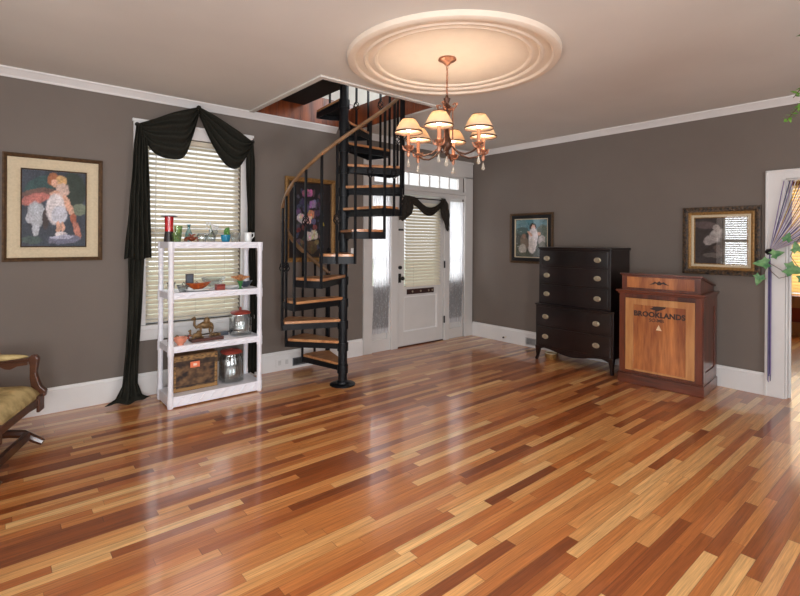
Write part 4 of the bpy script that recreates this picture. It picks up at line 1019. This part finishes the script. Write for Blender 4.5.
# ================================================================= CHEST OF DRAWERS
dr = thing('chest_of_drawers', 'tall dark mahogany bow front chest of drawers on splayed feet', 'chest', (-.27, -1.925, 0))
def bowfront(y0, y1, xf, xb, z0, z1, bow=.03, n=14):
    pts = [(xb, y0), (xb, y1)]
    for i in range(n+1):
        f = i/n; y = y1+(y0-y1)*f; pts.append((xf-bow*math.sin(PI*f), y))
    m = MB(); k = len(pts)
    m.add([(x, y, z0) for x, y in pts]+[(x, y, z1) for x, y in pts], [tuple(range(k)), tuple(range(2*k-1, k-1, -1))]+[(i, (i+1) % k, (i+1) % k+k, i+k) for i in range(k)])
    return m
yl, yr = -1.455, -2.405     # lower
ul, ur = -1.482, -2.362     # upper
bowfront(yr, yl, -.50, -.04, .165, .655).build('lower_case', M['mahog'], dr, bevel=.003)
bowfront(yr-.008, yl+.008, -.512, -.032, .655, .675).build('waist_moulding', M['mahog'], dr, bevel=.005)
bowfront(ur, ul, -.48, -.045, .675, 1.325).build('upper_case', M['mahog'], dr, bevel=.003)
bowfront(ur-.012, ul+.012, -.497, -.035, 1.325, 1.35).build('top', M['mahog'], dr, bevel=.006)
def drawer(y0, y1, xf, z0, z1, hz):
    o = bowfront(y0, y1, xf-.008, xf+.02, z0, z1).build('drawer', M['mahog'], dr, bevel=.004)
    for y in (-1.60, -2.225):
        f = (y-y0)/(y1-y0); x = xf-.010-.03*math.sin(PI*f)
        m = MB(); m.lathe([(0, 0), (.034, 0), (.036, .003), (.028, .006), (.022, .005), (0, .005)], (0, 0, 0), 24)
        k = MB(); k.add([Vector((x-v.z, y+v.x*1.15, hz+v.y*.8)) for v in m.v], m.f)
        k.tube([(x-.006, y-.026, hz+.008), (x-.018, y-.028, hz-.008), (x-.022, y, hz-.016), (x-.018, y+.028, hz-.008), (x-.006, y+.026, hz+.008)], .0035, 6)
        k.ball((x-.006, y-.026, hz+.008), .006, n=8, m=5); k.ball((x-.006, y+.026, hz+.008), .006, n=8, m=5)
        k.build('drawer_pull', M['brass'], o, smooth=True)
for z0, z1 in ((1.135, 1.305), (.925, 1.115), (.695, .905)): drawer(ur+.03, ul-.03, -.482, z0, z1, (z0+z1)/2-.003)
for z0, z1 in ((.425, .64), (.19, .405)): drawer(yr+.03, yl-.03, -.502, z0, z1, (z0+z1)/2-.003)
# apron and splayed feet
def apron():
    n = 24; m = MB(); vs = []
    for i in range(n+1):
        f = i/n; y = yr+(yl-yr)*f; x = -.502-.03*math.sin(PI*f)
        e = min(f, 1-f); zb = .165-.055 if False else (.10+.055*min(1, e/.12)**.8 if e < .12 else .155-.045*math.sin(PI*(f-.12)/.76)**2)
        vs += [(x, y, .17), (x, y, zb), (x+.02, y, zb), (x+.02, y, .17)]
    fs = []
    for i in range(n):
        for k in range(4): fs.append((i*4+k, i*4+(k+1) % 4, (i+1)*4+(k+1) % 4, (i+1)*4+k))
    fs += [(0, 1, 2, 3), (n*4+3, n*4+2, n*4+1, n*4)]
    return m.add(vs, fs)
apron().build('apron', M['mahog'], dr)
for y, s1 in ((yl-.025, 1), (yr+.025, -1)):
    for x, s2 in ((-.485, -1), (-.065, 0)):
        pts = [(x, y, .17), (x, y, .11), (x+s2*.004, y+s1*.003, .05), (x+s2*.014, y+s1*.014, .0)]
        MB().tube(pts, [.026, .022, .014, .013], 4, sq=True).build('foot', M['mahog'], dr)
# little woven basket under the chest
t = thing('basket', 'small gold woven basket on the floor under the dark chest', 'basket', (-.37, -1.58, 0))
MB().lathe([(0, .001), (.05, .001), (.068, .035), (.07, .07), (.062, .07), (.06, .036), (0, .01)], (-.37, -1.58, 0), 28, wob=lambda a, q: 1+.02*math.sin(a*20+q*300)).build('body', M['gold'], t, smooth=True)
MB().lathe([(.062, .068), (.072, .072), (.066, .08), (.06, .072), (.062, .068)], (-.37, -1.58, 0), 28).build('rim', M['mat'], t, smooth=True)

# ================================================================= CHERRY CABINET
cb = thing('wooden_cabinet', 'red and golden wooden cabinet with stencilled lettering on its door', 'cabinet', (-.338, -2.868, 0), rz=math.radians(5))
W2, D2 = .378, .262       # half width / half depth; front faces local -x
LB = dict(world=False)
MB().box(-D2+.012, D2-.005, -W2+.012, W2-.012, .10, .905).build('case', M['cherry'], cb, bevel=.003, **LB)
c = MB(); c.box(-D2-.004, D2-.005, -W2-.004, W2+.004, 0, .10); c.box(-D2+.004, D2-.005, -W2+.004, W2-.004, .10, .118); c.build('plinth', M['cherryh'], cb, bevel=.006, **LB)
MB().box(-D2-.022, D2, -W2-.018, W2+.018, .918, .94).build('top', M['cherryh'], cb, bevel=.006, **LB)
MB().box(-D2-.006, D2-.003, -W2-.004, W2+.004, .90, .918).build('cornice', M['cherryh'], cb, bevel=.005, **LB)
# stiles + door
dz0, dz1 = .135, .86
c = MB(); c.box(-D2+.000, -D2+.013, -W2+.012, -W2+.07, .118, .90); c.box(-D2+.0, -D2+.013, W2-.07, W2-.012, .118, .90); c.box(-D2+.0, -D2+.013, -W2+.07, W2-.07, dz1, .90); c.box(-D2, -D2+.013, -W2+.07, W2-.07, .118, dz0)
c.build('face_frame', M['cherry'], cb, bevel=.002, **LB)
dY = W2-.072
door = MB()
door.box(-D2-.004, -D2+.011, -dY, -dY+.075, dz0+.002, dz1-.002); door.box(-D2-.004, -D2+.011, dY-.075, dY, dz0+.002, dz1-.002); door.box(-D2-.004, -D2+.011, -dY+.075, dY-.075, dz1-.065, dz1-.002)
door.box(-D2-.004, -D2+.011, -dY+.075, dY-.075, dz0+.002, dz0+.02)
do = door.build('door', M['pine2'], cb, bevel=.003, **LB)
pn = MB().box(-D2+.003, -D2+.011, -dY+.075, dY-.075, dz0+.02, dz1-.065).build('door_panel', M['pine'], do, **LB)
fx = -D2+.0025
text('BROOKLANDS', .069, lambda a, b: Vector((fx, -a, 0.708+b)), M['ink'], 'lettering', pn, .0012, .0032, world=False)
text('SO-MB', .045, lambda a, b: Vector((fx, -a+.02, .655+b)), M['ink'], 'lettering', pn, .0012, .0008, world=False)
# leaf/bird emblem
em = [(-.075,.0),(-.045,.02),(-.06,.03),(-.02,.03),(-.035,.045),(.005,.038),(0,.05),(.03,.035),(.065,.045),(.05,.015),(.02,-.005),(-.01,-.02),(-.03,-.03),(-.028,-.012),(-.05,-.008)]
MB().prism(em, lambda a, b: (fx, -a*1.1, .765+b*.85), (-.0008, 0, 0)).build('emblem', M['ink'], pn, **LB)
MB().prism([(-.022, 0), (.026, -.002), (-.0, .052)], lambda a, b: (fx, -a+.0, .565+b), (-.003, 0, 0)).build('ivory_escutcheon', M['ivory'], pn, **LB)
# right side panel frame
c = MB(); 
for y, s1 in ((-W2+.012, -1),):
    c.box(-D2+.012, -D2+.09, y-.008, y, .118, .90); c.box(D2-.09, D2-.005, y-.008, y, .118, .90); c.box(-D2+.09, D2-.09, y-.008, y, .80, .90); c.box(-D2+.09, D2-.09, y-.008, y, .118, .21)
c.build('side_frame', M['cherryh'], cb, bevel=.003, **LB)
# upper slanted box
uY = W2-.03; ux = -D2+.02
prof_ = [(ux, .94), (D2-.01, .94), (D2-.01, .985), (ux, 1.085)]
m = MB(); m.add([(x, -uY, z) for x, z in prof_]+[(x, uY, z) for x, z in prof_], [(0,1,2,3), (7,6,5,4), (0,4,5,1), (1,5,6,2), (2,6,7,3), (3,7,4,0)])
ub = m.build('desk_box', M['cherry'], cb, bevel=.002, **LB)
m = MB(); prof_ = [(ux-.018, 1.088), (D2+.0, .985), (D2+.0, 1.003), (ux-.018, 1.108)]
m.add([(x, -uY-.016, z) for x, z in prof_]+[(x, uY+.016, z) for x, z in prof_], [(0,1,2,3), (7,6,5,4), (0,4,5,1), (1,5,6,2), (2,6,7,3), (3,7,4,0)])
m.build('slanted_lid', M['cherryh'], ub, bevel=.004, **LB)
pf = MB().box(ux-.006, ux, -uY+.05, uY-.05, .962, 1.07).build('drawer_front', M['pine'], ub, bevel=.003, **LB)
sc_ = [(-.09,-.012),(-.06,.005),(-.04,.022),(-.02,.012),(0,.028),(.02,.012),(.04,.022),(.06,.005),(.09,-.012),(.05,-.006),(.03,.004),(.012,-.012),(-.012,-.012),(-.03,.004),(-.05,-.006)]
MB().prism(sc_, lambda a, b: (ux-.006, -a, 1.012+b), (-.001, 0, 0)).build('emblem', M['ink'], pf, **LB)

# ================================================================= ROCKING ARMCHAIR
rc = thing('rocking_armchair', 'walnut platform rocking armchair with gold brocade seat at the left edge', 'chair', (-5.635, -.887, 0), rz=math.radians(-22))
def loc(o): return o
# local: front +x, width along y
def seat_fn():
    m = MB(); nx, ny = 16, 16
    top = lambda u, v: (-.27+.555*u, -.33+.66*v, .355+.075*(min(1, 8*min(u, 1-u, v, 1-v)))**.5+.012*math.sin(PI*u)*math.sin(PI*v))
    bot = lambda u, v: (-.27+.555*u, -.33+.66*v, .33)
    m.grid(top, nx, ny); m.grid(bot, nx, ny)
    # skirt joins the two
    e = [(i/nx, 0) for i in range(nx)]+[(1, j/ny) for j in range(ny)]+[(1-i/nx, 1) for i in range(nx)]+[(0, 1-j/ny) for j in range(ny)]
    n = len(e); m.add([top(u, v) for u, v in e]+[bot(u, v) for u, v in e], [(i, (i+1) % n, (i+1) % n+n, i+n) for i in range(n)])
    return m
seat_fn().build('seat', M['fabric'], rc, world=False, smooth=True)
c = MB(); c.box(.262, .295, -.34, .34, .285, .335); c.box(-.28, -.25, -.34, .34, .285, .335); c.box(-.25, .262, .315, .345, .285, .335); c.box(-.25, .262, -.345, -.315, .285, .335)
c.box(.285, .305, .26, .35, .24, .35); c.box(.285, .305, -.35, -.26, .24, .35)
c.build('seat_frame', M['walnut'], rc, world=False, bevel=.006)
for s1 in (1, -1):
    y = s1*.34
    side = [(.245,.33),(.315,.33),(.32,.37),(.29,.40),(.275,.44),(.262,.49),(.27,.55),(.275,.59),(.262,.615),(.235,.62),(.215,.60),(.225,.55),(.225,.46),(.235,.40)]
    MB().prism(side, lambda a, b: (a, y-.022, b), (0, .044, 0)).build('arm_post', M['walnut'], rc, world=False, bevel=.006)
    MB().box(-.28, .235, y-.02, y+.02, .575, .60).build('arm_rail', M['walnut'], rc, world=False, bevel=.006)
    br = [(-.0,.575),(.21,.575),(.21,.55),(.15,.545),(.11,.525),(.08,.53),(.04,.555),(0,.56)]
    MB().prism(br, lambda a, b: (a, y-.01, b), (0, .02, 0)).build('arm_bracket', M['walnut'], rc, world=False, bevel=.003)
    m = MB(); m.ball((-.02, y, .608), .235, .036, .024, 20, 8); m.build('arm_pad', M['fabric'], rc, world=False, smooth=True)
    MB().tube([(-.26, y*.93, .30), (-.30, y*.93, .60), (-.40, y*.93, 1.02)], [.022, .02, .018], 4, sq=True).build('back_post', M['walnut'], rc, world=False, bevel=.004)
    # platform base side: runner with scroll foot, and rocker rail under the seat
    MB().tube([(-.36, y*.9, .03), (-.28, y*.9, .07), (-.1, y*.9, .10), (.12, y*.9, .10), (.20, y*.9, .09), (.27, y*.9, .045), (.31, y*.9, .022)], [.02, .026, .028, .028, .028, .026, .022], 8).build('foot', M['walnut'], rc, world=False, smooth=True)
    MB().tube([(-.27, y*.86, .285), (-.15, y*.86, .215), (0, y*.86, .19), (.15, y*.86, .215), (.27, y*.86, .285)], .022, 4, sq=True).build('rocker', M['walnut'], rc, world=False)
    MB().tube([(0, y*.88, .10), (0, y*.88, .19)], .02, 8).build('spring_mount', M['darkmetal'], rc, world=False)
c = MB(); c.box(.22, .25, -.27, .27, .06, .115); c.box(-.25, -.22, -.27, .27, .06, .115); c.build('base_stretcher', M['walnut'], rc, world=False, bevel=.004)
m = MB(); m.grid(lambda u, v: (-.29-.10*v+.04*math.sin(PI*u)*math.sin(PI*v), -.25+.5*u, .46+.48*v), 10, 10); m.build('back_cushion', M['fabric'], rc, world=False, smooth=True, solid=.06)
c = MB(); c.tube([(-.40, -.32, 1.02), (-.405, -.12, 1.05), (-.41, 0, 1.09), (-.405, .12, 1.05), (-.40, .32, 1.02)], [.02, .028, .035, .028, .02], 8); c.build('crest_rail', M['walnut'], rc, world=False, smooth=True)

# ================================================================= VENTS, OUTLET, SWITCH, DOOR STOP
def grille(name, label, P, w_, h_, n, cat='vent', vertical=True, mat=M['grille'], rec=M['hole']):
    t = thing(name, label, cat, P(0, .02, 0), 'air vents in the baseboards')
    m = MB(); q = .010
    for a0, a1, b0, b1 in ((-w_/2, w_/2, 0, q), (-w_/2, w_/2, h_-q, h_), (-w_/2, -w_/2+q, q, h_-q), (w_/2-q, w_/2, q, h_-q)):
        A, B = P(a0, .021, b0), P(a1, .028, b1); m.box(A[0], B[0], A[1], B[1], A[2], B[2])
    m.build('frame', mat, t)
    m = MB()
    for i in range(n):
        if vertical: x = -w_/2+q+(w_-2*q)*(i+.5)/n; A, B = P(x-.0015, .0222, q), P(x+.0015, .0265, h_-q)
        else: z = q+(h_-2*q)*(i+.5)/n; A, B = P(-w_/2+q, .0222, z-.0015), P(w_/2-q, .0265, z+.0015)
        m.box(A[0], B[0], A[1], B[1], A[2], B[2])
    m.build('louvres', mat, t)
    A, B = P(-w_/2+q, .0205, q), P(w_/2-q, .0215, h_-q); m = MB(); m.box(A[0], B[0], A[1], B[1], A[2], B[2]); m.build('recess', rec, t)
grille('air_vent', 'dark floor level air vent in the baseboard behind the lowest stair tread', lambda a, d, b: (-2.86+a, -d, .03+b), .25, .085, 14, mat=pm('grey_grille', srgb(98, 100, 104), .5), rec=M['darkmetal'])
grille('air_vent', 'small grey air vent in the right baseboard beside the dark chest', lambda a, d, b: (-d, -1.06+a, .025+b), .17, .10, 10, mat=pm('light_grey_grille', srgb(190, 188, 186), .5))
def plate(label, x, z, w_, h_, wall='L', d0=.0):
    t = thing('outlet_plate' if 'outlet' in label else 'switch_plate', label, 'outlet' if 'outlet' in label else 'switch', (x, -d0, z))
    MB().box(x-w_/2, x+w_/2, -d0-.006, -d0-.0005, z, z+h_).build('plate', M['white'], t, bevel=.002)
    if 'outlet' in label:
        for dx in (-w_*.25, w_*.25):
            MB().box(x+dx-.017, x+dx+.017, -d0-.010, -d0-.006, z+h_*.2, z+h_*.8).build('socket', M['grille'], t, bevel=.002)
    else: MB().box(x-.006, x+.006, -d0-.014, -d0-.006, z+h_*.4, z+h_*.6).build('toggle', M['white'], t)
plate('wide white outlet plate on the baseboard left of the stair', -3.10, .045, .17, .085, d0=.0205)
plate('white wall switch plate between the stair pole and the door casing', -2.17, 1.20, .075, .12)
t = thing('door_stop', 'small brass door stop on the right baseboard near the corner', 'door stop', (-.03, -.65, .075))
MB().cyl((-.0205, -.65, .075), (-.075, -.65, .075), .007, n=10).build('rod', M['brass'], t); MB().cyl((-.075, -.65, .075), (-.09, -.65, .075), .012, n=10).build('rubber_tip', M['darkmetal'], t)

# ================================================================= PLANTS AT THE RIGHT
def leaf(mb, c, s_, nrm, up, lobes=True):
    nrm = Vector(nrm).normalized(); up = Vector(up); up = (up-nrm*up.dot(nrm)).normalized(); rt = up.cross(nrm)
    if lobes: out = [(0,-.15),(.32,-.42),(.40,-.12),(.62,.02),(.34,.22),(.26,.52),(0,1.0)]
    else: out = [(0,-.1),(.2,.05),(.28,.35),(.16,.7),(0,1.0)]
    c = Vector(c); vs = [c+up*p[1]*s_+rt*p[0]*s_+nrm*.12*s_*(abs(p[0])**1) for p in out]
    vsl = [c+up*p[1]*s_-rt*p[0]*s_+nrm*.12*s_*(abs(p[0])) for p in out[1:-1]]
    n = len(out); mid = c+up*.2*s_-nrm*.03*s_
    allv = vs+vsl+[mid]; m_ = len(allv)-1; fs = []
    for i in range(n-1): fs.append((m_, i, i+1))
    L_ = [0]+[n+i for i in range(n-2)]+[n-1]
    for i in range(n-1): fs.append((m_, L_[i+1], L_[i]))
    mb.add(allv, fs)
iv = thing('ivy_vine', 'ivy vine with broad green leaves hanging by the string curtain tieback', 'plant', (-.12, -3.80, 1.0))
stem = [(-.14, -4.05, 2.32), (-.13, -4.02, 1.9), (-.13, -3.95, 1.62), (-.12, -3.84, 1.42), (-.12, -3.80, 1.30), (-.12, -3.86, 1.20), (-.12, -3.80, 1.13), (-.12, -3.72, 1.10), (-.11, -3.66, 1.16), (-.11, -3.63, 1.21), (-.11, -3.60, 1.10)]
MB().tube(stem, .003, 6).build('stem', M['stem'], iv, smooth=True)
MB().tube([(-.12, -3.80, 1.13), (-.12, -3.70, 1.20), (-.11, -3.64, 1.24)], .0025, 6).build('stem', M['stem'], iv, smooth=True)
for (y, z, s_, ux_, uz_) in ((-3.585, 1.105, .085, .3, -1), (-3.63, 1.235, .10, 1, -.1), (-3.69, 1.315, .08, -1, .3), (-3.80, 1.19, .12, -1, -.2), (-3.90, 1.13, .11, -.8, -.6), (-3.85, 1.36, .08, .2, 1), (-3.78, 1.45, .07, -.3, 1)):
    mb = MB(); leaf(mb, (-.15, y, z), s_, (-1, -.25, .1), (0, ux_, uz_)); mb.build('leaf', M['leaf'], iv, smooth=False, solid=.0008)
HX, HY = -2.10, -4.52
hp = thing('hanging_plant', 'bright green trailing plant hanging in the upper right corner', 'plant', (HX, HY, 2.0))
MB().lathe([(0, 2.08), (.09, 2.08), (.12, 2.15), (.13, 2.24), (.12, 2.24), (.11, 2.15), (0, 2.12)], (HX, HY, 0), 24).build('basket', M['walnut'], hp, smooth=True)
c = MB()
for q in range(3):
    a = q*2*PI/3+.5; c.tube([(HX+.125*math.cos(a), HY+.125*math.sin(a), 2.235), (HX, HY, 2.68)], .0025, 5)
c.tube([(HX, HY, 2.68), (HX, HY, H)], .004, 5)
c.build('hanger', M['darkmetal'], hp)
rr = random.Random(3); fo = MB(); stm = MB(); trails = []
base = Vector((HX, HY, 2.22))
def trail(dirv, pts): trails.append([base+dirv*(d*1.14)+Vector((0, 0, h)) for d, h in pts])
lft = Vector((-.764, .645, 0)); fw_ = Vector((.645, .764, 0))
for k_, (o_, pp) in enumerate([(0, ((.05,.02),(.18,.03),(.30,-.04),(.37,-.13))), (.25, ((.05,.02),(.20,.0),(.30,-.08),(.36,-.17))), (-.3, ((.05,.02),(.18,.08),(.28,.06),(.34,.04))), (.1, ((.04,.03),(.12,.14),(.22,.24),(.335,.26))), (.6, ((.05,.02),(.15,.10),(.24,.08),(.30,-.02))), (-.6, ((.05,.02),(.15,.10),(.24,.02),(.29,-.1)))]):
    trail((lft+fw_*o_).normalized(), pp)
for q in range(14):
    a = rr.uniform(-.3, 3.6)-2.4; trail(Vector((math.cos(a), math.sin(a), 0)), ((.05, .02), (.15, rr.uniform(.0, .1)), (.24, rr.uniform(-.05, .1)), (.3, rr.uniform(-.25, 0))))
for pts in trails:
    stm.tube(pts, .002, 5)
    for i in range(len(pts)-1):
        for f in (0, .12, .25, .37, .5, .62, .75, .87):
            p = pts[i].lerp(pts[i+1], f)
            for s1 in (1, -1):
                leaf(fo, p, rr.uniform(.022, .036), (rr.uniform(-1, .2), rr.uniform(-.8, .2), rr.uniform(.2, 1)), (rr.uniform(-1, 1), rr.uniform(-1, 1), rr.uniform(-.8, .3)), False)
tag(fo.build('foliage', M['leafb'], hp), kind='stuff'); stm.build('stems', M['stem'], hp)

# ================================================================= WINDOWS BEHIND THE VIEWER
k = 6
for a, b, z0, z1 in RW:
    w = thing('window_%d' % k, None, None, ((a+b)/2, YB, z0), kind='structure'); k += 1
    c = MB(); c.box(a-.1, a, YB, YB+.022, z0-.1, z1+.1); c.box(b, b+.1, YB, YB+.022, z0-.1, z1+.1); c.box(a, b, YB, YB+.022, z1, z1+.1); c.box(a, b, YB, YB+.05, z0-.1, z0)
    c.box(a, a+.04, YB-.10, YB-.05, z0, z1); c.box(b-.04, b, YB-.10, YB-.05, z0, z1); c.box(a, b, YB-.1, YB-.05, z0, z0+.05); c.box(a, b, YB-.1, YB-.05, z1-.05, z1); c.box(a, b, YB-.1, YB-.05, (z0+z1)/2-.02, (z0+z1)/2+.02)
    c.build('window_frame', M['white'], w)
    MB().box(a+.04, b-.04, YB-.08, YB-.076, z0+.05, z1-.05).build('window_pane', M['pane'], w)
for j, (a, b, z0, z1) in enumerate(SW):
    w = thing('window_%d' % k, None, None, (XL, (a+b)/2, z0), kind='structure'); k += 1
    c = MB(); c.box(XL, XL+.022, a-.1, a, z0-.1, z1+.1); c.box(XL, XL+.022, b, b+.1, z0-.1, z1+.1); c.box(XL, XL+.022, a, b, z1, z1+.1); c.box(XL, XL+.05, a, b, z0-.1, z0)
    c.box(XL-.1, XL-.05, a, a+.04, z0, z1); c.box(XL-.1, XL-.05, b-.04, b, z0, z1); c.box(XL-.1, XL-.05, a, b, z0, z0+.05); c.box(XL-.1, XL-.05, a, b, z1-.05, z1); c.box(XL-.1, XL-.05, a, b, (z0+z1)/2-.02, (z0+z1)/2+.02)
    c.build('window_frame', M['white'], w)
    MB().box(XL-.08, XL-.076, a+.04, b-.04, z0+.05, z1-.05).build('window_pane', M['pane'], w)
blind('side_blind', 'cream slatted blind in the side window reflected in the ornate picture glass', -2.34, -1.28, .61, 2.3, XL-.02, M['slat'], pitch=.05, wd=.05, tilt=20, axis='y')

# outside ground
tag(MB().box(-30, 30, .3, 40, -.9, -.8).build('ground_outside', M['lawn'], origin=(0,0,-.9)), kind='structure')

# ================================================================= LIGHT
wd = bpy.data.worlds.new('sky'); S.world = wd; wd.use_nodes = True
bg = wd.node_tree.nodes['Background']; bg.inputs[0].default_value = (.97, .985, 1, 1); bg.inputs[1].default_value = 1.15
def area(name, loc_, sx, sy, rot, en, col=(1, 1, 1), spread=PI):
    l = bpy.data.lights.new(name, 'AREA'); l.shape = 'RECTANGLE'; l.size = sx; l.size_y = sy; l.energy = en; l.color = col; l.spread = spread
    o = bpy.data.objects.new(name, l); COL.objects.link(o); o.location = loc_; o.rotation_euler = rot; return o
day = (.93, .96, 1)
RWE, SWE = (190, 55, 12), (26, 125)
for k_, (a, b, z0, z1) in enumerate(RW): area('daylight_rear', ((a+b)/2, YB-.2, (z0+z1)/2), b-a, z1-z0, (math.radians(90), 0, 0), RWE[k_], day)
for k_, (a, b, z0, z1) in enumerate(SW): area('daylight_side', (XL-.2, (a+b)/2, (z0+z1)/2), z1-z0, b-a, (0, math.radians(-90), 0), SWE[k_], day)
area('daylight_front_window', (-4.01, .30, 1.5), .9, 1.75, (math.radians(-90), 0, 0), 5, day)
area('daylight_sidelight', (-1.74, .25, 1.4), .25, 1.15, (math.radians(-90), 0, 0), 4.5, day)
area('daylight_sidelight', (-.35, .25, 1.4), .25, 1.15, (math.radians(-90), 0, 0), 4.5, day)
area('daylight_transom', (-1.05, .25, 2.25), 1.5, .2, (math.radians(-90), 0, 0), 5, day)
area('fill_upstairs', (-.4, -2.6, 4.3), 1.2, 1.2, (0, math.radians(90), 0), 100, day)  # added fill light that brightens the upper room, no source seen
area('daylight_next_room', (4.2, -3.45, 1.45), 1.7, 2.8, (0, math.radians(90), 0), 60, (1, .93, .8))

# ================================================================= CAMERA
yaw = .701178954; roll = .00619299377; f = 477.078494; vy = 239.996651
cd = bpy.data.cameras.new('camera'); co = bpy.data.objects.new('camera', cd); COL.objects.link(co)
cd.sensor_width = 36; cd.sensor_fit = 'HORIZONTAL'; cd.lens = f/800*36; cd.shift_y = -(298-vy)/800; cd.clip_start = .05
F_ = Vector((math.sin(yaw), math.cos(yaw), 0)); R_ = Vector((math.cos(yaw), -math.sin(yaw), 0)); U_ = Vector((0, 0, 1))
c_, s_ = math.cos(roll), math.sin(roll)
Xc = R_*c_+U_*s_; Yc = -R_*s_+U_*c_; Zc = -F_
co.matrix_world = Matrix(((Xc.x, Yc.x, Zc.x, -5.47885546), (Xc.y, Yc.y, Zc.y, -4.79574054), (Xc.z, Yc.z, Zc.z, 1.42294639), (0, 0, 0, 1)))
S.camera = co
S.view_settings.view_transform = 'Standard'; S.view_settings.look = 'None'; S.view_settings.gamma = 1; S.view_settings.use_curve_mapping = False
S.view_settings.exposure = 0.08
